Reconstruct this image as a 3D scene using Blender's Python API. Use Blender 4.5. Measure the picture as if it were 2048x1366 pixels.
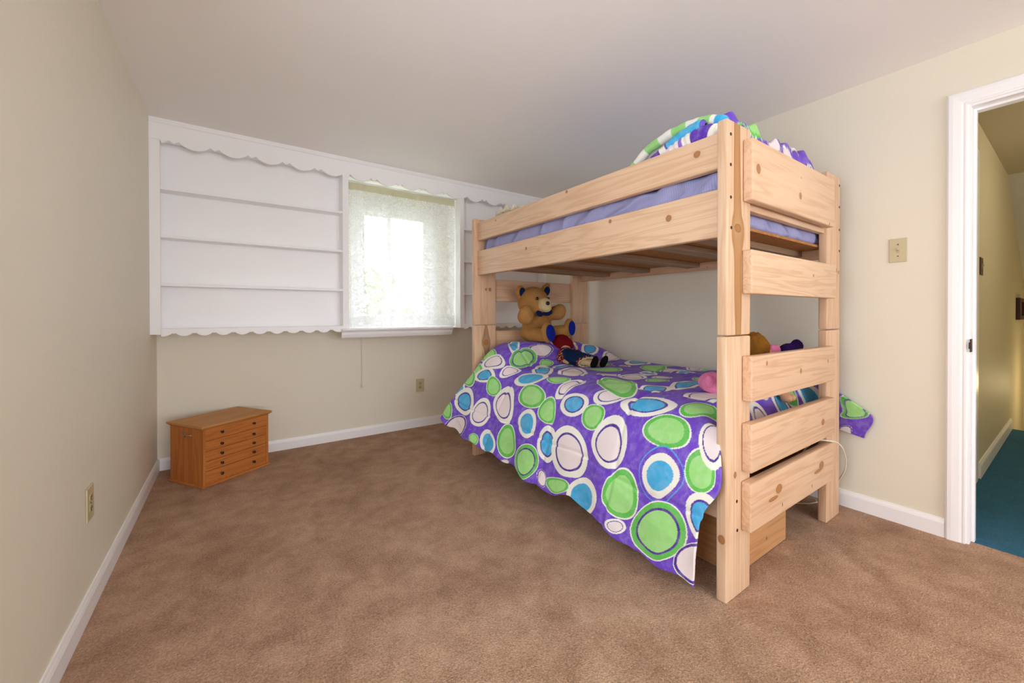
import bpy, bmesh, math, random
import numpy as np
from mathutils import Vector, Matrix, Euler, noise

for _o in list(bpy.data.objects):
    bpy.data.objects.remove(_o, do_unlink=True)
scene = bpy.context.scene
COL = scene.collection

# ------------------------------------------------------------------ camera
cam_data = bpy.data.cameras.new('camera')
cam_data.sensor_width = 36.0
cam_data.lens = 798.75/2048*36.0
cam_data.shift_y = -50.39/2048
cam_data.clip_start = 0.02
camera = bpy.data.objects.new('camera', cam_data)
COL.objects.link(camera)
camera.location = (0, 0, 1.08)
camera.rotation_euler = (Matrix.Rotation(math.radians(-34.836), 4, 'Z') @ Matrix.Rotation(math.radians(90-.338), 4, 'X') @ Matrix.Rotation(math.radians(-.0738), 4, 'Z')).to_euler()
scene.camera = camera

# ------------------------------------------------------------------ daylight
world = bpy.data.worlds.new('overcast_sky')
scene.world = world
world.use_nodes = True
_n = world.node_tree.nodes
_bg = _n['Background']
_bg.inputs['Color'].default_value = (0.91, 0.98, 1.08, 1)
_bg.inputs['Strength'].default_value = 4.4

def window_light(name, loc, rot, sx, sy, portal=True, energy=0, color=(1, 1, 1)):
    """daylight entering through one window"""
    d = bpy.data.lights.new(name, 'AREA')
    d.shape = 'RECTANGLE'
    d.size, d.size_y = sx, sy
    d.energy = energy
    d.color = color
    if portal:
        d.cycles.is_portal = True
    o = bpy.data.objects.new(name, d)
    COL.objects.link(o)
    o.location = loc
    o.rotation_euler = rot
    return o
# back window (behind the lace), then two unseen windows added for fill: behind camera and left wall
window_light('window_daylight', (1.23, 3.80, 1.52), (math.radians(-90), 0, 0), .70, 1.04)
window_light('window_daylight', (1.2, -4.26, 1.22), (math.radians(90), 0, 0), 3.1, 2.0)
window_light('window_daylight', (-.50, .3, 1.30), (0, math.radians(-90), 0), 1.7, .85)

scene.view_settings.view_transform = 'Standard'
scene.view_settings.look = 'None'
scene.view_settings.gamma = 1
scene.view_settings.use_curve_mapping = False
scene.view_settings.exposure = 0.96
scene.cycles.use_denoising = True
scene.cycles.max_bounces = 12
scene.cycles.diffuse_bounces = 8
scene.cycles.transparent_max_bounces = 16
scene.cycles.sample_clamp_indirect = 6
scene.cycles.caustics_reflective = False
scene.cycles.caustics_refractive = False

# ------------------------------------------------------------------ helpers
def srgb(r, g, b):
    f = lambda c: (c/255/12.92) if c/255 <= .04045 else ((c/255+.055)/1.055)**2.4
    return (f(r), f(g), f(b), 1)

class NT:
    """small wrapper to lay out a node material"""
    def __init__(self, name):
        self.m = bpy.data.materials.new(name)
        self.m.use_nodes = True
        self.t = self.m.node_tree
        self.b = self.t.nodes['Principled BSDF']
        self.out = self.t.nodes['Material Output']
    def n(self, kind, **kw):
        o = self.t.nodes.new(kind)
        for k, v in kw.items():
            if k.startswith('i_'):
                key = k[2:]
                key = int(key) if key.isdigit() else key.replace('_', ' ')
                o.inputs[key].default_value = v
            else:
                setattr(o, k, v)
        return o
    def l(self, a, b): self.t.links.new(a, b)
    def math(self, op, a, b=None, c=None, clamp=False):
        o = self.t.nodes.new('ShaderNodeMath'); o.operation = op; o.use_clamp = clamp
        for i, v in enumerate((a, b, c)):
            if v is None: continue
            if isinstance(v, (int, float)): o.inputs[i].default_value = v
            else: self.l(v, o.inputs[i])
        return o.outputs[0]
    def mix(self, fac, a, b, blend='MIX'):
        o = self.t.nodes.new('ShaderNodeMix'); o.data_type = 'RGBA'; o.blend_type = blend
        for s, v in ((o.inputs[0], fac), (o.inputs[6], a), (o.inputs[7], b)):
            if isinstance(v, (int, float)): s.default_value = v
            elif isinstance(v, tuple): s.default_value = v
            else: self.l(v, s)
        return o.outputs[2]
    def ramp(self, fac, stops):
        o = self.t.nodes.new('ShaderNodeValToRGB')
        e = o.color_ramp.elements
        while len(e) < len(stops): e.new(.5)
        for el, (p, c) in zip(e, stops):
            el.position = p; el.color = c
        self.l(fac, o.inputs[0])
        return o.outputs[0]
    def coord(self, scale=(1, 1, 1), loc=(0, 0, 0), rot=(0, 0, 0)):
        tc = self.n('ShaderNodeTexCoord'); mp = self.n('ShaderNodeMapping')
        mp.inputs['Scale'].default_value = scale
        mp.inputs['Location'].default_value = loc
        mp.inputs['Rotation'].default_value = rot
        self.l(tc.outputs['Object'], mp.inputs[0])
        return mp.outputs[0]
    def noise(self, vec, scale, detail=3, rough=.5, dist=0):
        o = self.n('ShaderNodeTexNoise')
        o.inputs['Scale'].default_value = scale; o.inputs['Detail'].default_value = detail
        o.inputs['Roughness'].default_value = rough; o.inputs['Distortion'].default_value = dist
        self.l(vec, o.inputs['Vector'])
        return o.outputs['Fac']
    def bump(self, h, strength=.3, dist=.01, normal=None):
        o = self.n('ShaderNodeBump'); o.inputs['Strength'].default_value = strength; o.inputs['Distance'].default_value = dist
        self.l(h, o.inputs['Height'])
        if normal is not None: self.l(normal, o.inputs['Normal'])
        self.l(o.outputs[0], self.b.inputs['Normal'])
        return o.outputs[0]
    def base(self, c):
        if isinstance(c, tuple): self.b.inputs['Base Color'].default_value = c
        else: self.l(c, self.b.inputs['Base Color'])
    def set(self, rough=.5, spec=.5, metal=0):
        self.b.inputs['Roughness'].default_value = rough
        self.b.inputs['Specular IOR Level'].default_value = spec
        self.b.inputs['Metallic'].default_value = metal
        return self

def paint(name, col, rough=.6, spec=.3, nscale=60, nstr=.05, var=.03, metal=0, dark=None):
    t = NT(name).set(rough, spec, metal)
    v = t.coord()
    f = t.noise(v, nscale, 3)
    g = t.noise(v, 3.0, 3)
    dk = tuple(c*(1-var*2) for c in col[:3])+(1,)
    t.base(t.mix(g, dk, col))
    if nstr: t.bump(f, nstr, .004)
    return t.m

def wood(name, axis, light, dark, knots=(), seed=0., streak=None, knot_col=None, fine=1.0, ring=1.0):
    """planed board: grain runs along `axis`; knots are (axis coords a, b, radius) on the two face axes"""
    t = NT(name).set(.55, .35)
    tc = t.n('ShaderNodeTexCoord')
    sep = t.n('ShaderNodeSeparateXYZ'); t.l(tc.outputs['Object'], sep.inputs[0])
    X = dict(x=sep.outputs[0], y=sep.outputs[1], z=sep.outputs[2])
    ax = 'xyz'.index(axis)
    sc = [9*fine, 9*fine, 9*fine]; sc[ax] = .55*fine
    v = t.coord(tuple(sc), (seed*3.7, seed*1.9, seed*5.3))
    nz = t.noise(v, 1.5, 3, .55, .4)
    rings = t.math('SINE', t.math('MULTIPLY', nz, 34*ring))
    rings = t.math('MULTIPLY_ADD', rings, .5, .5)
    rings = t.math('POWER', rings, 2.2)
    sc2 = [160*fine]*3; sc2[ax] = 3*fine
    v2 = t.coord(tuple(sc2), (seed, seed, seed))
    fib = t.noise(v2, 1, 2)
    blot = t.noise(t.coord((3, 3, 3), (seed, 2*seed, 0)), 1, 2)
    fac = t.math('ADD', t.math('MULTIPLY', rings, .34), t.math('MULTIPLY', fib, .32))
    fac = t.math('ADD', fac, t.math('MULTIPLY', blot, .25), clamp=True)
    col = t.mix(fac, light, dark)
    kc = knot_col or tuple(c*.42 for c in dark[:3])+(1,)
    if streak is not None:
        sax, pts, scol = streak           # a dark heartwood band along z on axis sax: list of (z, centre, half width)
        cur = t.n('ShaderNodeFloatCurve'); del_ = cur
        z0, z1 = pts[0][0], pts[-1][0]
        zn = t.math('DIVIDE', t.math('SUBTRACT', X['z'], z0), z1-z0, clamp=True)
        def curve(vals, lo, hi):
            c = t.n('ShaderNodeFloatCurve')
            cm = c.mapping.curves[0]
            for i, (p, q) in enumerate(zip(pts, vals)):
                xx = (p[0]-z0)/(z1-z0); yy = (q-lo)/(hi-lo)
                if i == 0: cm.points[0].location = (xx, yy)
                elif i == len(pts)-1: cm.points[-1].location = (xx, yy)
                else: cm.points.new(xx, yy)
            c.mapping.update()
            t.l(zn, c.inputs['Value'])
            return t.math('MULTIPLY_ADD', c.outputs[0], hi-lo, lo)
        cs = [p[1] for p in pts]; ws = [p[2] for p in pts]
        cx = curve(cs, min(cs)-.05, max(cs)+.05)
        wx = curve(ws, 0, .1)
        d = t.math('ABSOLUTE', t.math('SUBTRACT', X[sax], cx))
        d = t.math('ADD', d, t.math('MULTIPLY', t.math('SUBTRACT', fib, .5), .012))
        q = t.math('DIVIDE', d, wx)
        m = t.math('MULTIPLY', t.math('SUBTRACT', 1.15, q), 5, clamp=True)
        edge = t.math('MULTIPLY_ADD', t.math('MULTIPLY', q, q), .2, .75, clamp=True)
        col = t.mix(t.math('MULTIPLY', m, edge), col, scol)
    for (a1, c1, a2, c2, r, el) in knots:
        dx = t.math('DIVIDE', t.math('SUBTRACT', X[a1], c1), r*el)
        dz = t.math('DIVIDE', t.math('SUBTRACT', X[a2], c2), r)
        d = t.math('SQRT', t.math('ADD', t.math('MULTIPLY', dx, dx), t.math('MULTIPLY', dz, dz)))
        d = t.math('ADD', d, t.math('MULTIPLY', t.math('SUBTRACT', fib, .5), .35))
        halo = t.math('MULTIPLY', t.math('SUBTRACT', 2.4, d), .35, clamp=True)
        col = t.mix(t.math('MULTIPLY', halo, .55), col, dark)
        core = t.math('MULTIPLY', t.math('SUBTRACT', 1.1, d), 5, clamp=True)
        col = t.mix(t.math('MULTIPLY', core, .85), col, kc)
        rim = t.math('MULTIPLY', t.math('SUBTRACT', .22, t.math('ABSOLUTE', t.math('SUBTRACT', d, .95))), 4, clamp=True)
        col = t.mix(t.math('MULTIPLY', rim, .6), col, tuple(c*.6 for c in kc[:3])+(1,))
    t.base(col)
    t.bump(t.math('ADD', rings, fib), .06, .003)
    return t.m

# ------- mesh helpers
def new(): return bmesh.new()

def add_box(bm, x0, x1, y0, y1, z0, z1, bev=0.0, seg=2, M=None):
    r = bmesh.ops.create_cube(bm, size=1)
    vs = r['verts']
    for v in vs:
        v.co = Vector(((x0+x1)/2+v.co.x*(x1-x0), (y0+y1)/2+v.co.y*(y1-y0), (z0+z1)/2+v.co.z*(z1-z0)))
    if bev > 0:
        es = list({e for v in vs for e in v.link_edges})
        r2 = bmesh.ops.bevel(bm, geom=es, offset=bev, segments=seg, affect='EDGES', profile=.5)
        vs = list({v for f in r2['faces'] for v in f.verts} | {v for v in vs if v.is_valid})
    if M is not None:
        for v in vs: v.co = M @ v.co
    return vs

def add_ball(bm, c, r, rot=None, seg=24, rings=16):
    """an ellipsoid of radii r, optionally rotated"""
    R = (rot or Euler((0, 0, 0))).to_matrix() if not isinstance(rot, Matrix) else rot
    o = bmesh.ops.create_uvsphere(bm, u_segments=seg, v_segments=rings, radius=1)
    for v in o['verts']:
        v.co = Vector(c) + R @ Vector((v.co.x*r[0], v.co.y*r[1], v.co.z*r[2]))
    return o['verts']

def add_tube(bm, pts, rad, seg=10, cap=True):
    pts = [Vector(p) for p in pts]
    if isinstance(rad, (int, float)): rad = [rad]*len(pts)
    rings = []
    up = Vector((0, 0, 1))
    for i, p in enumerate(pts):
        d = (pts[min(i+1, len(pts)-1)]-pts[max(i-1, 0)]).normalized()
        a = d.cross(up)
        if a.length < 1e-3: a = d.cross(Vector((0, 1, 0)))
        a.normalize(); b = d.cross(a).normalized()
        if rings and a.dot(prev) < 0: a, b = -a, -b
        prev = a
        rings.append([bm.verts.new(p + (a*math.cos(2*math.pi*k/seg)+b*math.sin(2*math.pi*k/seg))*rad[i]) for k in range(seg)])
    for r0, r1 in zip(rings, rings[1:]):
        for k in range(seg):
            bm.faces.new((r0[k], r0[(k+1) % seg], r1[(k+1) % seg], r1[k]))
    if cap:
        bm.faces.new(list(reversed(rings[0]))); bm.faces.new(rings[-1])

def add_lathe(bm, c, prof, seg=20, R=None):
    """prof: (radius, height) pairs turned about the local z axis through c"""
    rings = []
    for r, h in prof:
        ring = []
        for k in range(seg):
            p = Vector((r*math.cos(2*math.pi*k/seg), r*math.sin(2*math.pi*k/seg), h))
            if R is not None: p = R @ p
            ring.append(bm.verts.new(Vector(c)+p))
        rings.append(ring)
    for r0, r1 in zip(rings, rings[1:]):
        for k in range(seg):
            bm.faces.new((r0[k], r0[(k+1) % seg], r1[(k+1) % seg], r1[k]))
    bm.faces.new(list(reversed(rings[0]))); bm.faces.new(rings[-1])

def add_strip(bm, xs, zlo, zhi, y0, y1):
    """a board standing in the x-z plane whose lower and upper edges follow zlo(x), zhi(x)"""
    cols = []
    for x in xs:
        a, b = zlo(x), zhi(x)
        cols.append([bm.verts.new(p) for p in ((x, y0, a), (x, y0, b), (x, y1, b), (x, y1, a))])
    for c, d in zip(cols, cols[1:]):
        for k in range(4):
            bm.faces.new((c[k], c[(k+1) % 4], d[(k+1) % 4], d[k]))
    bm.faces.new(cols[0]); bm.faces.new(list(reversed(cols[-1])))

def add_prism(bm, prof, axis, a0, a1):
    """extrude a closed 2-D profile along an axis; profile pairs are the other two axes in order"""
    def P(p, a):
        q = list(p); q.insert('xyz'.index(axis), a); return Vector(q)
    A = [bm.verts.new(P(p, a0)) for p in prof]; B = [bm.verts.new(P(p, a1)) for p in prof]
    n = len(prof)
    for k in range(n): bm.faces.new((A[k], A[(k+1) % n], B[(k+1) % n], B[k]))
    bm.faces.new(list(reversed(A))); bm.faces.new(B)

def obj(name, bm, mat, parent=None, smooth=False, local=False, origin=None):
    """link bm as ONE mesh object; coordinates are world coordinates unless local (then the parent's own)"""
    bmesh.ops.recalc_face_normals(bm, faces=bm.faces[:])
    me = bpy.data.meshes.new(name)
    bm.to_mesh(me); bm.free()
    o = bpy.data.objects.new(name, me)
    COL.objects.link(o)
    return finish(o, me, mat, parent, smooth, local, origin)

def root_of(p):
    q = Vector((0, 0, 0))
    while p is not None:
        q += p.location; p = p.parent
    return q

def finish(o, me, mat, parent, smooth, local, origin):
    off = Vector((0, 0, 0))
    if parent is not None:
        o.parent = parent
        if not local: off = root_of(parent)
    elif origin is not None:
        off = Vector(origin); o.location = off
    if off.length: me.transform(Matrix.Translation(-off))
    if mat is not None: me.materials.append(mat)
    if smooth:
        for p in me.polygons: p.use_smooth = True
    return o

def smooth_by_angle(o, ang=40):
    me = o.data
    for p in me.polygons: p.use_smooth = True
    me.set_sharp_from_angle(angle=math.radians(ang))
    return o

def thing(name, label, cat, loc=(0, 0, 0), rz=0, group=None):
    o = bpy.data.objects.new(name, None)
    o.empty_display_size = .05
    COL.objects.link(o)
    o.location = loc; o.rotation_euler = (0, 0, rz)
    return tag(o, label, cat, group)

def tag(o, label, cat, group=None):
    o['label'] = label; o['category'] = cat
    if group: o['group'] = group
    return o

def struct(name, bm, mat, parent=None, smooth=False):
    o = obj(name, bm, mat, parent, smooth)
    if parent is None: o['kind'] = 'structure'
    return o

def dup(o, parent=None):
    c = o.copy(); COL.objects.link(c)
    if parent is not None: c.parent = parent
    for ch in list(o.children): dup(ch, c)
    return c

# ------------------------------------------------------------------ materials of the room
CREAM = paint('cream_wall_paint', srgb(235, 229, 212), .55, .3, 90, .04, .015)
CEILW = paint('ceiling_paint', srgb(250, 248, 246), .8, .1, 120, .05, .01)
WHITE = paint('white_gloss_paint', srgb(248, 247, 248), .32, .4, 40, .05, .012)
HALLP = paint('hall_wall_paint', srgb(218, 208, 178), .55, .3, 90, .04, .02)

def carpet(name, dark, mid, light, patch):
    t = NT(name).set(.95, .05)
    v = t.coord()
    big = t.noise(v, 2.6, 4, .6, .8)
    mid_n = t.noise(v, 8, 5, .7, .3)
    fine = t.noise(v, 130, 4, .8)
    tuft = t.n('ShaderNodeTexVoronoi', i_Scale=210.0); t.l(v, tuft.inputs['Vector'])
    f = t.math('ADD', t.math('MULTIPLY', big, .24*patch), t.math('MULTIPLY', mid_n, .36*patch))
    f = t.math('ADD', f, t.math('MULTIPLY', fine, .72))
    f = t.math('ADD', f, .22*(1-patch)+.055)
    col = t.ramp(f, [(.43, dark), (.62, mid), (.84, light)])
    t.base(col)
    h = t.math('ADD', t.math('MULTIPLY', fine, .6), t.math('MULTIPLY', tuft.outputs['Distance'], .8))
    h = t.math('ADD', h, t.math('MULTIPLY', mid_n, 1.5))
    t.bump(h, .55, .012)
    t.b.inputs['Sheen Weight'].default_value = .12
    t.b.inputs['Sheen Roughness'].default_value = .6
    return t.m
BROWN = carpet('brown_carpet', srgb(92, 60, 40), srgb(152, 114, 86), srgb(204, 168, 140), 1.0)
TEAL = carpet('teal_carpet', srgb(4, 62, 92), srgb(8, 88, 122), srgb(28, 120, 152), .7)

XL, XR, YB, YF, H = -.438, 2.813, 3.654, -4.20, 2.33
# ------------------------------------------------------------------ floor, ceiling, walls
bm = new(); add_box(bm, XL-.12, 2.856, YF-.12, YB+.12, -.10, 0); struct('floor', bm, BROWN)
bm = new(); add_box(bm, XL-.12, XR+.12, YF-.12, YB+.12, H, H+.1); struct('ceiling', bm, CEILW)

def wall_with_hole(name, mat, axis, c0, c1, a0, a1, z0, z1, holes):
    """a wall slab normal to `axis` between c0 and c1, spanning a0..a1, with rectangular holes (h0, h1, zlo, zhi)"""
    bm = new()
    def put(b0, b1, q0, q1):
        if b1-b0 < 1e-4 or q1-q0 < 1e-4: return
        if axis == 'y': add_box(bm, b0, b1, c0, c1, q0, q1)
        else: add_box(bm, c0, c1, b0, b1, q0, q1)
    cur = a0
    for h0, h1, zl, zh in sorted(holes):
        put(cur, h0, z0, z1); put(h0, h1, z0, zl); put(h0, h1, zh, z1); cur = h1
    put(cur, a1, z0, z1)
    return struct(name, bm, mat)

WGX0, WGX1, WGZ0, WGZ1 = .90, 1.565, 1.015, 2.03        # glass opening of the back window
wall_with_hole('wall_back', CREAM, 'y', YB, YB+.12, XL-.12, XR+.12, 0, H, [(WGX0, WGX1, WGZ0, WGZ1)])
wall_with_hole('wall_left', CREAM, 'x', XL-.12, XL, YF-.12, YB, 0, H, [(-.12, .73, .45, 2.15)])
DY0, DY1, DZ = -.50, .306, 2.04
wall_with_hole('wall_right', CREAM, 'x', XR, XR+.12, YF-.12, YB, 0, H, [(DY0-.02, DY1+.02, 0, DZ+.02)])
wall_with_hole('wall_front', CREAM, 'y', YF-.12, YF, XL, XR, 0, H, [(-.38, 2.75, .22, 2.25)])


# hall beyond the door
bm = new(); add_box(bm, 2.856, 5.97, -1.2, .52, -.10, -.002); struct('floor_hall', bm, TEAL)
bm = new(); add_box(bm, XR+.12, 7.4, .40, .52, -1.2, H); struct('wall_hall', bm, HALLP)
bm = new(); add_box(bm, XR+.12, 7.4, -1.32, -1.2, -1.2, H); struct('wall_hall_far', bm, HALLP)
bm = new(); add_box(bm, 7.3, 7.4, -1.2, .40, -1.2, 2.2); struct('wall_hall_end', bm, HALLP)
bm = new(); add_box(bm, 5.97, 7.3, -1.2, .40, -1.3, -1.2); struct('floor_stairwell', bm, TEAL)
bm = new(); add_box(bm, 5.90, 5.97, -1.2, .40, -1.2, -.10); struct('wall_stairwell', bm, HALLP)
bm = new()
add_box(bm, XR+.12, 5.65, -1.2, .40, 2.31, 2.40)
struct('ceiling_hall', bm, paint('hall_ceiling_paint', srgb(205, 196, 172), .8, .1, 120, .05, .01))
bm = new()
add_prism(bm, [(5.65, 2.31), (7.32, 1.42), (7.32, 1.55), (5.65, 2.44)], 'y', 0, 1)
for v in bm.verts: v.co = Vector((v.co.x, -1.2+v.co.y*1.6, v.co.z))
struct('ceiling_stairs', bm, paint('sloped_ceiling_paint', srgb(216, 212, 204), .8, .1, 120, .05, .01))
lamp = bpy.data.lights.new('hall_fill_lamp', 'POINT'); lamp.energy = 8; lamp.color = (1, .9, .72); lamp.shadow_soft_size = .12
lo = bpy.data.objects.new('hall_fill_lamp', lamp); COL.objects.link(lo); lo.location = (4.3, -.75, 2.1)  # unseen lamp, added to light the hall
lamp = bpy.data.lights.new('stair_lamp', 'POINT'); lamp.energy = 4; lamp.color = (1, .78, .42); lamp.shadow_soft_size = .08
lo = bpy.data.objects.new('stair_lamp', lamp); COL.objects.link(lo); lo.location = (6.6, -.1, .35)

# ------------------------------------------------------------------ baseboards
def base_profile(h=.083, d=.013):
    return [(0, 0), (d, 0), (d, h-.022), (d-.003, h-.012), (d-.006, h-.006), (d-.0075, h), (0, h)]
bm = new(); add_prism(bm, [(XL+a, z) for a, z in base_profile()], 'y', YF, YB)
# the profile pairs are (x, z) when extruded along y
struct('baseboard_left', bm, WHITE)
bm = new(); add_prism(bm, [(YB-a, z) for a, z in base_profile()], 'x', XL+.013, XR-.013); struct('baseboard_back', bm, WHITE)
bm = new(); add_prism(bm, [(XR-a, z) for a, z in base_profile(.09)], 'y', .385, YB); struct('baseboard_right', bm, WHITE)
bm = new(); add_prism(bm, [(.40-a, z) for a, z in base_profile(.10, .014)], 'x', 3.99, 5.95); struct('baseboard_hall', bm, WHITE)

# ------------------------------------------------------------------ door frame
d = bpy.data.objects.new('door_1', None); COL.objects.link(d); d.location = (XR, (DY0+DY1)/2, 0); d['kind'] = 'structure'
def casing(x_face, sgn):
    """mitred moulded casing around the opening on one face of the wall"""
    inn0, inn1, innz = DY0-.012, DY1+.012, DZ+.012
    W = .066
    prof = [(0, 0), (0, .011), (.006, .012), (.012, .011), (.020, .014), (.045, .018), (.058, .018), (.064, .013), (W, .010), (W, 0)]
    bm = new(); rings = []
    path = [((inn0, 0), (-1, 0)), ((inn0, innz), (-1, 1)), ((inn1, innz), (1, 1)), ((inn1, 0), (1, 0))]
    for (y, z), (oy, oz) in path:
        rings.append([bm.verts.new((x_face-sgn*q, y+oy*p, z+oz*p)) for p, q in prof])
    for r0, r1 in zip(rings, rings[1:]):
        for k in range(len(prof)):
            bm.faces.new((r0[k], r0[(k+1) % len(prof)], r1[(k+1) % len(prof)], r1[k]))
    bm.faces.new(rings[0]); bm.faces.new(list(reversed(rings[-1])))
    return bm
obj('door_casing', casing(XR, 1), WHITE, d)
obj('door_casing', casing(XR+.12, -1), WHITE, d)
bm = new()
add_box(bm, XR-.003, XR+.123, DY1, DY1+.02, 0, DZ+.02, .002); add_box(bm, XR-.003, XR+.123, DY0-.02, DY0, 0, DZ+.02, .002)
add_box(bm, XR-.003, XR+.123, DY0, DY1, DZ, DZ+.02, .002)
obj('door_jamb', bm, WHITE, d)
bm = new()
add_box(bm, XR+.045, XR+.08, DY1-.011, DY1, 0, DZ, .002); add_box(bm, XR+.045, XR+.08, DY0, DY0+.011, 0, DZ, .002); add_box(bm, XR+.045, XR+.08, DY0+.011, DY1-.011, DZ-.011, DZ, .002)
obj('door_stop', bm, WHITE, d)
BRONZE = paint('dark_bronze', srgb(62, 40, 32), .35, .5, 40, .1, .1, .8)
bm = new(); add_box(bm, XR-.012, XR+.03, DY1-.003, DY1+.001, .90, .96, .001); add_box(bm, XR-.016, XR-.004, DY1-.004, DY1+.004, .915, .945, .001)
s = obj('strike_plate', bm, BRONZE, d); s['label'] = 'dark bronze strike plate'
# second door trim further down the hall
bm = new(); add_box(bm, 3.80, 3.93, .392, .3995, 0, 2.12, .002); struct('trim_1', bm, WHITE)

# ------------------------------------------------------------------ built-in bookcase around the window
YS, YP = 3.382, 3.50
bk = thing('built_in_bookcase', 'white built-in wall bookcase with scalloped edges around the window', 'bookcase', (1.187, YB, .95))
STILES = [(XL, -.385), (.713, .758), (1.757, 1.80), (2.755, XR)]
for i, (a, b) in enumerate(STILES):
    bm = new()
    add_box(bm, a, b, YS, YS+.02, .95, 2.1965 if i == 0 else 2.177, .0015)
    if i == 0: add_box(bm, a, a+.018, YS+.02, YB, .95, 2.215)
    elif i == 3: add_box(bm, b-.018, b, YS+.02, YB, .95, 2.215)
    else: add_box(bm, a, b, YS+.02, YB, .95, 2.215)
    obj('stile', bm, WHITE, bk)
bays = [(-.385, .713), (1.80, 2.755)]
for a, b in bays:
    lo_, hi_ = (XL+.018, .713) if a < 0 else (1.80, XR-.018)
    bm = new(); add_box(bm, lo_, hi_, YP, YP+.012, .955, 2.215)
    obj('back_panel', bm, WHITE, bk)
    for z in (1.263, 1.574, 1.882):
        bm = new(); add_box(bm, lo_, hi_, YS+.003 if 0 else YS+.021, YP, z, z+.018, .0015)
        # the shelf nose sits between the stiles, flush with their faces
        add_box(bm, a+.0005, b-.0005, YS+.002, YS+.021, z, z+.018, .0015)
        obj('shelf', bm, WHITE, bk)
    bm = new(); add_box(bm, lo_, hi_, YS+.021, YB, .955, .985); obj('bottom_shelf', bm, WHITE, bk)
bm = new(); add_box(bm, XL, XR, YS+.021, YB, 2.2155, 2.232); obj('top_board', bm, WHITE, bk)

def scallop(x, cusps, z_cusp, z_notch, z_lobe):
    """lower edge: rounded lobes hanging between paired little peaks"""
    for (c0, c1), (d0, d1) in zip(cusps, cusps[1:]):
        if c0 <= x <= c1:
            m = (c0+c1)/2
            return z_notch+(z_cusp-z_notch)*abs(x-m)/(m-c0)
        if c1 < x < d0:
            t_ = (x-c1)/(d0-c1)
            s_ = math.sin(math.pi*t_)
            return z_cusp-(z_cusp-z_lobe)*min(1, s_**.75)
    return z_lobe
cus = []
xx = -.342-.2125
while xx < XR+.3:
    cus.append((xx, xx+.05)); xx += .2128
cus = sorted(cus)
xs = sorted(set([XL, XR, .7128, .7582, 1.7568, 1.8002, 2.7548]+list(np.linspace(XL, XR, 420))+[x for c in cus for x in (c[0], (c[0]+c[1])/2, c[1]) if XL < x < XR]))
def vz(x):
    if x < -.383: return 2.197
    if .7125 < x < .7585 or 1.7565 < x < 1.8005 or x > 2.7545: return 2.1775
    return scallop(x, cus, 2.203, 2.186, 2.166)
bm = new(); add_strip(bm, xs, vz, lambda x: 2.3295, YS, YS+.0195)
obj('valance', bm, WHITE, bk)
bm = new(); add_prism(bm, [(YS, 2.300), (YS-.004, 2.303), (YS-.008, 2.308), (YS-.011, 2.316), (YS-.014, 2.319), (YS-.014, 2.3295), (YS, 2.3295)], 'x', XL+.001, XR-.001)
obj('crown_molding', bm, WHITE, bk)
for a, b in bays:
    cu = []; x = a-.05
    while x < b+.2:
        cu.append((x, x+.016)); x += .1055
    xs2 = sorted(set([a+.0005, b-.0005]+list(np.linspace(a+.0005, b-.0005, 260))+[q for c in cu for q in (c[0], (c[0]+c[1])/2, c[1]) if a+.001 < q < b-.001]))
    bm = new(); add_strip(bm, xs2, lambda x: scallop(x, cu, .960, .953, .938), lambda x: .9865, YS, YS+.0205)
    obj('scalloped_apron', bm, WHITE, bk)

# ------------------------------------------------------------------ window
w = bpy.data.objects.new('window_1', None); COL.objects.link(w); w.location = (1.23, YB, WGZ0); w['kind'] = 'structure'
bm = new()
def frame(bm, x0, x1, z0, z1, t_, y0, y1, bev=.002):
    add_box(bm, x0, x0+t_, y0, y1, z0, z1, bev); add_box(bm, x1-t_, x1, y0, y1, z0, z1, bev)
    add_box(bm, x0+t_, x1-t_, y0, y1, z0, z0+t_, bev); add_box(bm, x0+t_, x1-t_, y0, y1, z1-t_, z1, bev)
frame(bm, WGX0-.065, WGX1+.065, WGZ0-.06, WGZ1+.065, .065, YB-.018, YB-.0005, .004)
obj('window_casing', bm, WHITE, w)
bm = new()
frame(bm, WGX0+.001, WGX1-.001, WGZ0+.001, WGZ1-.001, .028, YB+.01, YB+.07)
obj('window_frame', bm, WHITE, w)
bm = new()
frame(bm, WGX0+.029, 1.19, WGZ0+.029, WGZ1-.029, .032, YB+.042, YB+.066)
frame(bm, 1.16, WGX1-.029, WGZ0+.029, WGZ1-.029, .032, YB+.014, YB+.038)
obj('window_sash', bm, WHITE, w)
t = NT('window_glass'); t.set(.02, .5); t.b.inputs['Transmission Weight'].default_value = 1; t.b.inputs['IOR'].default_value = 1.02
t.base((1, 1, 1, 1))
_tr = t.n('ShaderNodeBsdfTransparent'); _gl = t.n('ShaderNodeBsdfGlossy', i_Roughness=.02); _mx = t.n('ShaderNodeMixShader', i_0=.05)
t.l(_tr.outputs[0], _mx.inputs[1]); t.l(_gl.outputs[0], _mx.inputs[2]); t.l(_mx.outputs[0], t.out.inputs[0])
GLASS = t.m
bm = new(); add_box(bm, WGX0+.06, 1.16, YB+.052, YB+.056, WGZ0+.06, WGZ1-.06); obj('pane', bm, GLASS, w)
bm = new(); add_box(bm, 1.19, WGX1-.06, YB+.024, YB+.028, WGZ0+.06, WGZ1-.06); obj('pane', bm, GLASS, w)
bm = new()
add_prism(bm, [(YB-.0005, .966), (YS-.030, .966), (YS-.040, .961), (YS-.043, .954), (YS-.040, .947), (YS-.028, .944), (YS-.020, .934), (YS-.017, .915), (YS-.008, .896), (YS-.001, .888), (YS-.001, .9498), (YB-.0005, .9498)], 'x', .7585, 1.7565)
sill_a = obj('window_sill', bm, WHITE, w)
me = sill_a.data
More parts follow.
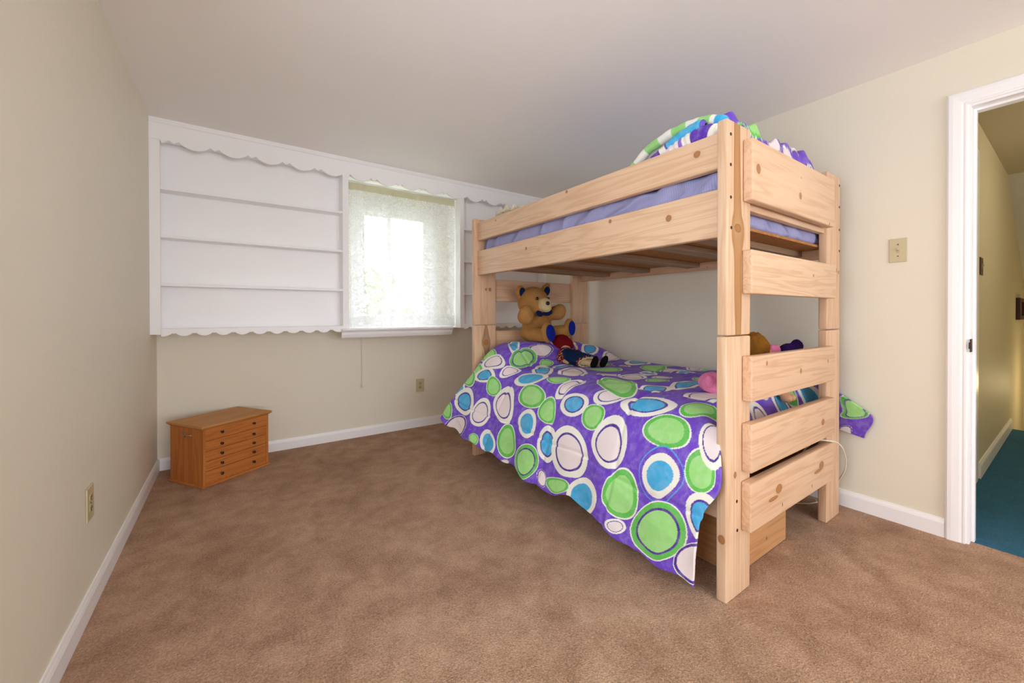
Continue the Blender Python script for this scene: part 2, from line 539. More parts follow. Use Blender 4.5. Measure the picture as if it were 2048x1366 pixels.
for v in me.vertices:      # the nose runs past the left divider and stops short of the right one
    if v.co.y + YB < YS-.0005:
        gx = v.co.x+1.23
        v.co.x = (.700 if gx < 1 else 1.665)-1.23
# unseen windows behind and beside the camera, added as fill light
for nm, (axis, c, a0, a1) in {'fill_window_2': ('y', YF-.06, -.38, 2.75), 'fill_window_3': ('x', XL-.06, -.12, .73)}.items():
    w2 = bpy.data.objects.new(nm, None); COL.objects.link(w2); w2['kind'] = 'structure'
    bm = new(); bp = new()
    n = 3 if axis == 'y' else 2
    zb = .22 if axis == 'y' else .45
    zt = 2.248 if axis == 'y' else 2.148
    def bb(b_, p0, p1, z0, z1, th):
        if axis == 'y': add_box(b_, p0, p1, c-th, c+th, z0, z1)
        else: add_box(b_, c-th, c+th, p0, p1, z0, z1)
    for k in range(n+1):
        p = a0+.002+(a1-a0-.044)*k/n
        bb(bm, p, p+.04, zb+.002, zt, .03)
    for k in range(n):
        p = a0+.042+(a1-a0-.044)*k/n; q = a0+.002+(a1-a0-.044)*(k+1)/n
        bb(bm, p, q, zb+.002, zb+.042, .03); bb(bm, p, q, 2.108, zt, .03)
        bb(bp, p, q, zb+.042, zt-.04, .002)
    w2.location = (1.2, YF, .22) if axis == 'y' else (XL, .3, .45)
    obj('window_frame', bm, WHITE, w2); obj('pane', bp, GLASS, w2)

# ------------------------------------------------------------------ lace curtain
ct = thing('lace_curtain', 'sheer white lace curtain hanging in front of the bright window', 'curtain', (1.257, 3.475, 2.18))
nx, nz = 150, 80
bm = new(); grid = []
for i in range(nx+1):
    u = i/nx; x = .763+u*(1.752-.763); col_ = []
    for k in range(nz+1):
        q = k/nz; z = 2.175+(.968-2.175)*q
        f = .010*math.sin(u*39+.4)*math.cos(u*7)+.012*math.exp(-((u-.41)/.02)**2)+.012*math.exp(-((u-.60)/.022)**2)-.01*math.exp(-((u-.13)/.02)**2)
        y = 3.478+f*(.45+.55*q)+.003*math.sin(q*9+u*14)
        col_.append(bm.verts.new((x, y, z)))
    grid.append(col_)
for i in range(nx):
    for k in range(nz):
        bm.faces.new((grid[i][k], grid[i+1][k], grid[i+1][k+1], grid[i][k+1]))
def lace(name, base_d, motif_d):
    t = NT(name)
    v = t.coord((1, .15, 1))
    n1 = t.noise(v, 15, 3, .55, 2.6)
    leaf = t.math('MULTIPLY', t.math('SUBTRACT', .060, t.math('ABSOLUTE', t.math('SUBTRACT', n1, .5))), 26, clamp=True)
    vor = t.n('ShaderNodeTexVoronoi', i_Scale=17.0); t.l(v, vor.inputs['Vector'])
    flower = t.math('MULTIPLY', t.math('SUBTRACT', .32, vor.outputs['Distance']), 7, clamp=True)
    sep = t.n('ShaderNodeSeparateXYZ'); tc = t.n('ShaderNodeTexCoord'); t.l(tc.outputs['Object'], sep.inputs[0])
    hem = t.math('LESS_THAN', sep.outputs[2], 1.065-2.18)
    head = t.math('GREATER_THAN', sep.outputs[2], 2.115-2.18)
    mot = t.math('MAXIMUM', leaf, t.math('MULTIPLY', flower, .6))
    d_ = t.math('MULTIPLY_ADD', mot, motif_d-base_d, base_d)
    d_ = t.math('ADD', d_, t.math('MULTIPLY', hem, .18))
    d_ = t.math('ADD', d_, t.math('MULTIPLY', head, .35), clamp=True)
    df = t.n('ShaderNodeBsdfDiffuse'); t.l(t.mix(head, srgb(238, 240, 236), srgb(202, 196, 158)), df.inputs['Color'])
    tl = t.n('ShaderNodeBsdfTranslucent'); tl.inputs['Color'].default_value = srgb(232, 236, 230)
    m1 = t.n('ShaderNodeMixShader', i_0=.14); t.l(df.outputs[0], m1.inputs[1]); t.l(tl.outputs[0], m1.inputs[2])
    tr = t.n('ShaderNodeBsdfTransparent')
    m2 = t.n('ShaderNodeMixShader'); t.l(d_, m2.inputs[0]); t.l(tr.outputs[0], m2.inputs[1]); t.l(m1.outputs[0], m2.inputs[2])
    t.l(m2.outputs[0], t.out.inputs[0])
    return t.m
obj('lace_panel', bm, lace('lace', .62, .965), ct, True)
bm = new(); add_tube(bm, [(.762, 3.478, 2.182), (1.754, 3.478, 2.182)], .006, 12); obj('curtain_rod', bm, WHITE, ct, True)
cord_m = paint('white_cord', srgb(226, 220, 204), .6, .3, 200, .2)
pc = thing('pull_cord', 'thin white pull cord with a bell end hanging below the window sill', 'cord', (.919, 3.625, .44))
bm = new(); add_tube(bm, [(.919, 3.64, .95), (.919, 3.635, .80), (.9195, 3.633, .60), (.919, 3.633, .462)], .0013, 8); obj('cord', bm, cord_m, pc, True)
bm = new(); add_lathe(bm, (.919, 3.633, .437), [(.0075, 0), (.0078, .004), (.006, .014), (.003, .024), (.0015, .027)], 14); obj('bell', bm, cord_m, pc, True)

# greenery outside the window
leaf_m = paint('leaf_green', srgb(190, 200, 160), .6, .2, 40, .1, .25)
bark_m = paint('bark', srgb(120, 105, 88), .8, .1, 60, .3, .2)
def tree(x, y, h, r, seed, label):
    tr = thing('tree', label, 'tree', (x, y, -2.6))
    rng = random.Random(seed)
    bm = new(); add_tube(bm, [(x, y, -2.6), (x+.1, y, -1), (x, y, h-r*.4)], [.16, .13, .05], 8); obj('trunk', bm, bark_m, tr, True)
    bm = new()
    for k in range(900):
        while True:
            p = Vector((rng.uniform(-1, 1), rng.uniform(-1, 1), rng.uniform(-1, 1)))
            if .25 < p.length < 1: break
        p = Vector((x+p.x*r, y+p.y*r, h-r*.2+p.z*r*1.1))
        a = Euler((rng.uniform(0, 6), rng.uniform(0, 6), rng.uniform(0, 6))).to_matrix()
        s_ = rng.uniform(.09, .2)
        q = [p+a @ Vector(c) * s_ for c in ((-1, 0, 0), (0, -.45, .1), (1, 0, 0), (0, .45, .1))]
        bm.faces.new([bm.verts.new(c) for c in q])
    obj('foliage', bm, leaf_m, tr)
tree(2.3, 9.3, 1.0, 1.3, 1, 'pale green leafy tree seen through the lace curtain')
bm = new(); add_box(bm, -12, 16, 4.6, 30, -2.75, -2.6); g = struct('ground_outside', bm, paint('lawn', srgb(150, 160, 120), .9, .05, 20, .2, .2))

# ------------------------------------------------------------------ bunk bed
BX, BY = 2.085, 1.72
bed = thing('bunk_bed', 'pale knotty pine bunk bed with wide plank rails and square posts', 'bunk bed', (BX, BY, 0))
PL, PD = srgb(233, 204, 173), srgb(202, 158, 120)         # pine, light and late wood
PL2, PD2 = srgb(227, 194, 162), srgb(194, 148, 112)
KN = srgb(164, 108, 56)
_seed = [0]
def pine(axis, knots=(), streak=None, warm=0, **k):
    _seed[0] += 1
    return wood('pine_board', axis, PL2 if warm else PL, PD2 if warm else PD, knots, _seed[0]*1.37, streak, KN, **k)
def kxz(pts, el=1.0): return [('x', x-BX, 'z', z, r, el) for x, z, r in pts]
def kyz(pts, el=1.0): return [('y', y-BY, 'z', z, r, el) for y, z, r in pts]
HOLE = paint('bolt_hole', srgb(52, 36, 26), .6, .3, 40, 0)
ZS = .996                                                  # joint between lower and upper bunk

def post(x0, x1, y0, y1, z0, z1, mat, holes=(), top_round=True):
    bm = new(); add_box(bm, x0, x1, y0, y1, z0, z1, .006, 3)
    p = smooth_by_angle(obj('post', bm, mat, bed), 50)
    for (hx, hz) in holes:
        bm = new(); add_lathe(bm, (hx, y0-.0006, hz), [(.0062, -.004), (.0062, .0005), (.0048, .0006)], 14, Euler((math.radians(90), 0, 0)).to_matrix())
        obj('bolt_hole', bm, HOLE, p)
    return p
FY0, FY1 = .757, .796
BYF, BYB = 2.650, 2.690
streak = ('x', [(1.00, 1.578-BX, .020), (1.13, 1.577-BX, .026), (1.30, 1.574-BX, .030), (1.40, 1.574-BX, .046), (1.47, 1.571-BX, .030), (1.60, 1.567-BX, .025), (1.80, 1.566-BX, .022)], srgb(168, 116, 56))
post(1.495, 1.675, FY0, FY1, ZS+.002, 1.803, pine('z', kxz([(1.574, 1.405, .016)], 1.5), streak), [(1.519, 1.748), (1.519, 1.635), (1.520, 1.514), (1.524, 1.401)])
post(1.492, 1.676, FY0, FY1, 0, ZS-.002, pine('z', kxz([(1.556, .468, .012)], .8)+kyz([(.775, .235, .016)], .8)), [(1.569, .365), (1.573, .253)])
post(2.495, 2.677, FY0, FY1, ZS+.002, 1.810, pine('z', kxz([(2.62, 1.31, .010), (2.655, 1.30, .008)], 1), warm=1), [(2.664, 1.765), (2.664, 1.650), (2.665, 1.528), (2.666, 1.415)])
post(2.495, 2.678, FY0, FY1, 0, ZS-.002, pine('z', (), warm=1))
post(1.497, 1.690, BYF, BYB, ZS+.002, 1.803, pine('z', kxz([(1.60, 1.27, .010), (1.635, 1.27, .013)], .9), warm=1))
post(1.497, 1.690, BYF, BYB, 0, ZS-.002, pine('z', kxz([(1.600, .86, .022)], .9), ('x', [(.60, 1.61-BX, .020), (.80, 1.605-BX, .022), (.86, 1.60-BX, .036), (.91, 1.60-BX, .026), (ZS, 1.60-BX, .008)], srgb(150, 112, 80)), warm=1))
post(2.515, 2.700, BYF, BYB, ZS+.002, 1.803, pine('z', (), warm=1))
post(2.515, 2.700, BYF, BYB, 0, ZS-.002, pine('z', (), warm=1))

def plank(name, x0, x1, y0, y1, z0, z1, mat, bev=.006):
    bm = new(); add_box(bm, x0, x1, y0, y1, z0, z1, bev, 3)
    return smooth_by_angle(obj(name, bm, mat, bed), 50)
BF0, BF1 = .720, .7565
plank('end_board', 1.611, 2.473, BF0, BF1, 1.512, 1.748, pine('x', kxz([(1.655, 1.636, .018), (2.05, 1.598, .014)], .9)+kxz([(2.40, 1.52, .006), (2.06, 1.68, .004)], .8), fine=.8))
for i in range(1): plank('cleat', 1.676, 2.494, .770, .800, 1.492, 1.530, pine('x', ()), .003)
plank('end_board', 1.605, 2.498, BF0, BF1, 1.156, 1.324, pine('x', kxz([(2.20, 1.255, .006)], 1), ring=1.5))
plank('end_board', 1.606, 2.481, BF0, BF1, .743, .917, pine('x', kxz([(1.73, .883, .009), (2.061, .826, .011), (2.385, .848, .008)], .7), warm=1, ring=1.2))
plank('end_board', 1.604, 2.483, BF0, BF1, .472, .658, pine('x', kxz([(2.323, .558, .014)], 1.3), warm=1, ring=1.4))
low_end = plank('end_board', 1.601, 2.465, BF0, BF1, .246, .434, pine('x', kxz([(1.842, .357, .019), (2.305, .353, .019)], 1.4)+kxz([(1.79, .33, .008), (2.26, .335, .008)], 5), warm=1))
for hx in (1.875, 2.190):
    bm = new(); add_box(bm, hx-.004, hx+.004, BF0-.0006, BF0+.004, .274, .292, .003); obj('bolt_slot', bm, HOLE, low_end)
# headboard boards, on the window side of the posts
plank('end_board', 1.61, 2.60, BYB, BYB+.037, 1.52, 1.745, pine('x', (), warm=1))
plank('end_board', 1.61, 2.60, BYB, BYB+.037, 1.180, 1.353, pine('x', kxz([(2.25, 1.33, .018), (1.98, 1.24, .03)], 1.6), warm=1))
plank('end_board', 1.61, 2.60, BYB, BYB+.037, .775, .944, pine('x', (), warm=1))
plank('end_board', 1.61, 2.60, BYB, BYB+.037, .48, .66, pine('x', (), warm=1))
# long rails of the upper bunk
RX0, RX1 = 1.524, 1.562
plank('guard_rail', RX0, RX1, FY1, BYF, 1.636, 1.774, pine('y', kyz([(1.656, 1.760, .008), (.892, 1.718, .013), (2.391, 1.743, .006)], 1.1)))
plank('side_rail', RX0, RX1, FY1, BYF, 1.374, 1.558, pine('y', kyz([(1.019, 1.487, .014), (1.342, 1.536, .009), (2.032, 1.496, .009)], .95), ring=1.4))
plank('side_rail', 2.602, 2.640, FY1, BYF, 1.374, 1.545, pine('y', kyz([(1.45, 1.395, .003), (1.6, 1.395, .003), (2.05, 1.397, .003)], 1), warm=1))
# lower bunk rails
plank('side_rail', RX0, RX1, FY1, BYF, .29, .47, pine('y'))
plank('side_rail', 2.602, 2.640, FY1, BYF, .29, .47, pine('y'))
SLAT = wood('slat_lumber', 'x', srgb(170, 140, 112), srgb(128, 100, 78), (), 3.1)
for y in (.95, 1.18, 1.545, 1.94, 2.335):
    bm = new(); add_box(bm, RX1, 2.602, y-.045, y+.045, 1.394, 1.4245, .003); obj('slat', bm, SLAT, bed)
for y in (.95, 1.35, 1.75, 2.15, 2.5):
    bm = new(); add_box(bm, RX1, 2.602, y-.045, y+.045, .296, .3245, .003); obj('slat', bm, SLAT, bed)
t = NT('chip_board').set(.75, .2)
v = t.coord((1, 1, 1)); vo = t.n('ShaderNodeTexVoronoi', i_Scale=42.0); vo.feature = 'F1'; t.l(t.coord((1, 2.2, 1)), vo.inputs['Vector'])
t.base(t.mix(t.noise(v, 60, 3), t.mix(vo.outputs['Color'], srgb(196, 140, 84), srgb(150, 98, 52), 'MIX'), srgb(172, 118, 66)))
OSB = t.m
bm = new(); add_box(bm, RX1+.002, 2.600, .800, 2.648, 1.425, 1.437); obj('mattress_board', bm, OSB, bed)
bm = new(); add_box(bm, RX1+.002, 2.600, .800, 2.648, .325, .336); obj('mattress_board', bm, OSB, bed)

# ------------------------------------------------------------------ mattresses
def wrinkled_mattress(x0, x1, y0, y1, z0, z1, r, amp, seed, top=0):
    bm = new(); add_box(bm, x0, x1, y0, y1, z0, z1)
    bmesh.ops.subdivide_edges(bm, edges=bm.edges[:], cuts=5, use_grid_fill=True)
    bmesh.ops.subdivide_edges(bm, edges=bm.edges[:], cuts=7, use_grid_fill=True)
    c = Vector(((x0+x1)/2, (y0+y1)/2, (z0+z1)/2)); hs = Vector(((x1-x0)/2, (y1-y0)/2, (z1-z0)/2))
    for v in bm.verts:
        p = v.co-c; q = Vector([max(-hs[i]+r, min(hs[i]-r, p[i])) for i in range(3)])
        d_ = p-q
        if d_.length > 1e-9: p = q+d_.normalized()*r
        n_ = (d_.normalized() if d_.length > 1e-9 else Vector((0, 0, 1)))
        k = noise.noise(Vector((p.x*7+seed, p.y*3.5, p.z*9)))*.6+noise.noise(Vector((p.x*3, p.y*9+p.z*18+seed, p.z*4)))*.6
        v.co = c+p+n_*amp*k
        if seed == 2 and p.x < -hs.x+.03 and p.y < -hs.y+.75:      # crumpled where the sheet is tucked by the near post
            f_ = 1-(p.y+hs.y)/.75
            v.co.x -= f_*(.016*math.sin(p.y*30+p.z*42)+.018*noise.noise(Vector((p.y*16, p.z*22, 1)))+.006)
    return bm
t = NT('lavender_sheet').set(.8, .15)
v = t.coord(); st = t.n('ShaderNodeTexWave', i_Scale=34.0, i_Distortion=1.2); st.bands_direction = 'Y'; t.l(v, st.inputs['Vector'])
t.base(t.mix(t.math('MULTIPLY', st.outputs['Fac'], .35), srgb(164, 166, 208), srgb(130, 132, 182)))
wr = t.n('ShaderNodeTexWave', i_Scale=2.6, i_Distortion=9.0, i_Detail=2.0); wr.bands_direction = 'DIAGONAL'; t.l(v, wr.inputs['Vector'])
t.bump(t.math('ADD', t.math('POWER', wr.outputs['Fac'], 3), t.math('MULTIPLY', t.noise(v, 30, 3), .3)), .6, .03)
SHEET = t.m
um = thing('mattress', 'lavender sheeted mattress on the upper bunk', 'mattress', (2.08, 1.72, 1.4375))
obj('sheeted_mattress', wrinkled_mattress(1.567, 2.594, .812, 2.632, 1.4375, 1.652, .034, .006, 2), SHEET, um, True)
# sheet bunched up beside the near post
bm = new(); N1, N2 = 60, 26; gr = []
for i in range(N1+1):
    a = i/N1; y = .83+a*.62; row = []
    for k in range(N2+1):
        b = k/N2; x = 1.566+b*.20
        hgt = .052*math.sin(math.pi*min(1, b*1.0+.12))*(1-a)**.7+.004
        hgt += (.014*math.sin(a*34+b*7)+.010*noise.noise(Vector((a*14, b*5, 3))))*(1-a)*(.3+.7*math.sin(math.pi*b))
        row.append(bm.verts.new((x, y, 1.646+max(.002, hgt))))
    gr.append(row)
for i in range(N1):
    for k in range(N2): bm.faces.new((gr[i][k], gr[i+1][k], gr[i+1][k+1], gr[i][k+1]))
sh = obj('bunched_sheet', bm, SHEET, um, True)
sm = sh.modifiers.new('thickness', 'SOLIDIFY'); sm.thickness = .006; sm.offset = -1

BLACKF = paint('black_ticking', srgb(26, 24, 26), .9, .1, 120, .2, .1)
lm = thing('mattress', 'black mattress under the purple comforter on the lower bunk', 'mattress', (2.08, 1.72, .3365))
obj('mattress_core', wrinkled_mattress(1.572, 2.594, .905, 2.60, .3365, .640, .04, .003, 5), BLACKF, lm, True)

# ------------------------------------------------------------------ lower comforter
def comforter_points(u, v):
    """u 0..1 from the foot to the head of the bed, v 0..1 from the wall hem to the aisle hem (arrays) -> x, y, z"""
    u = np.asarray(u, float); v = np.asarray(v, float)
    yy = .81 + u*(2.63-.81)
    ss = lambda a, b, t: (lambda q: q*q*(3-2*q))(np.clip((t-a)/(b-a), 0, 1))
    hy = [.80, .826, .927, 1.0, 1.065, 1.141, 1.25, 1.35, 1.436, 1.54, 1.631, 1.74, 1.857, 1.995, 2.189, 2.321, 2.524, 2.655]
    hz = [.070, .074, .090, .088, .082, .112, .137, .168, .178, .160, .143, .172, .200, .212, .230, .258, .290, .335]
    zh = np.interp(yy, hy, hz)
    xh = np.interp(yy, [.8, 1.1, 1.5, 2.0, 2.65], [1.37, 1.362, 1.34, 1.30, 1.212])
    wallz = np.interp(yy, [.8, 1.2, 2.7], [.41, .5, .52])
    k = ss(2.2, 2.43, yy) * (1-.55*ss(2.53, 2.66, yy))            # the pillow under the cover
    # control section: knots along v, from the wall side over the top to the aisle hem
    kv = np.array([0, .09, .14, .18, .26, .36, .46, .545, .60, .645, .70, .80, .90, 1.0])
    bump = [0, 0, .02, .07, .13, .158, .163, .158, .125, .06, .015, 0, 0, 0]
    z0 = .700 - .02*ss(.98, .80, yy)
    cx = [2.775+0*yy, 2.755+0*yy, 2.725+0*yy, 2.66+0*yy, 2.44+0*yy, 2.17+0*yy, 1.90+0*yy, 1.68+0*yy, 1.565+0*yy, 1.50-.03*k, None, None, None, xh]
    cz = [wallz, .555+0*yy, .668+0*yy, .697+0*yy, z0, z0, z0, z0-.004, z0-.028, z0-.085, None, None, None, zh]
    for i, f, o in ((10, .22, .030), (11, .50, .034), (12, .77, .018)):
        cx[i] = cx[9]*(1-f)+xh*f - o
        cz[i] = cz[9]*(1-f)+zh*f
    cx = np.stack(np.broadcast_arrays(*cx)); cz = np.stack(np.broadcast_arrays(*cz)).copy()
    for i in range(len(kv)): cz[i] += bump[i]*k
    # Catmull-Rom in v
    i = np.clip(np.searchsorted(kv, v, side='right')-1, 0, len(kv)-2)
    t = (v-kv[i])/(kv[i+1]-kv[i])
    def at(a, j):
        j = np.clip(j, 0, len(kv)-1)
        return np.take_along_axis(a, j[None], 0)[0]
    def cr(a):
        p1, p2 = at(a, i), at(a, i+1)
        h = kv[i+1]-kv[i]
        im, ip = np.clip(i-1, 0, None), np.clip(i+2, None, len(kv)-1)
        d1 = (p2-at(a, i-1))/np.maximum(kv[i+1]-kv[im], 1e-6)
        d2 = (at(a, i+2)-p1)/np.maximum(kv[ip]-kv[i], 1e-6)
        t2, t3 = t*t, t*t*t
        return (2*t3-3*t2+1)*p1+(t3-2*t2+t)*h*d1+(-2*t3+3*t2)*p2+(t3-t2)*h*d2
    x, z, y = cr(cx), cr(cz), yy.copy()
    hang = ss(.62, 1.0, v)
    flap = 1-ss(.075, .15, v)
    y = y + hang*.03*ss(.85, 1, u) + hang*.012*(1-u)
    y = y - flap*.172*(1-ss(0, .3, u)) * (1-.22*(1-ss(0, .07, v)))
    y = y - .06*np.exp(-((v-.71)/.065)**2)*(1-ss(0, .16, u))
    x = x + .013*np.clip(.3, 0, 1)*flap
    # soft folds: fuller towards the aisle hem
    w = np.sin(yy*11.3+.6)*.6+np.sin(yy*23.0+1.9+v*3)*.4
    x = x - hang*.020*w
    z = z + hang*.010*np.sin(yy*31+.3)*ss(.85, 1, v)
    top = ss(.16, .22, v)*(1-ss(.58, .66, v))
    z = z + top*(.004*np.sin(yy*17+x*9)+.003*np.sin(x*21-yy*7)+.002*np.sin(x*43+yy*29))
    # creases and the loft of the filling
    rd = lambda q: 1-np.abs(np.sin(q))
    cr_ = rd(yy*5.3+v*9+.8*np.sin(v*17))*.5+rd(yy*8.1-v*13+np.sin(yy*6))*.35+rd(v*26+yy*3.1+.9*np.sin(yy*5))*.3
    cr_ = (cr_-.42)*(1-flap)
    x = x - hang*.013*cr_; z = z + (1-hang)*.007*cr_*ss(.14, .2, v)
    # the foot end rolls down over the mattress
    ft = np.clip((.055-u)/.055, 0, 1)*ss(.15, .21, v)*(1-ss(.56, .63, v))
    z = z - .17*ft**1.6; y = y - .004*ft
    # quilting: shallow stitched grooves
    g = np.zeros_like(x)
    for c, wd in ((.30, .006), (.52, .006), (.80, .007)): g += np.exp(-((v-c-.010*np.sin(u*9))/wd)**2)
    for c in (.22, .47, .74): g += .8*np.exp(-((u-c-.008*np.sin(v*14))/.006)**2)
    g = np.minimum(g, 1)*.011*(1-flap)
    x = x + hang*g; z = z - (1-hang)*g
    return x, y, z

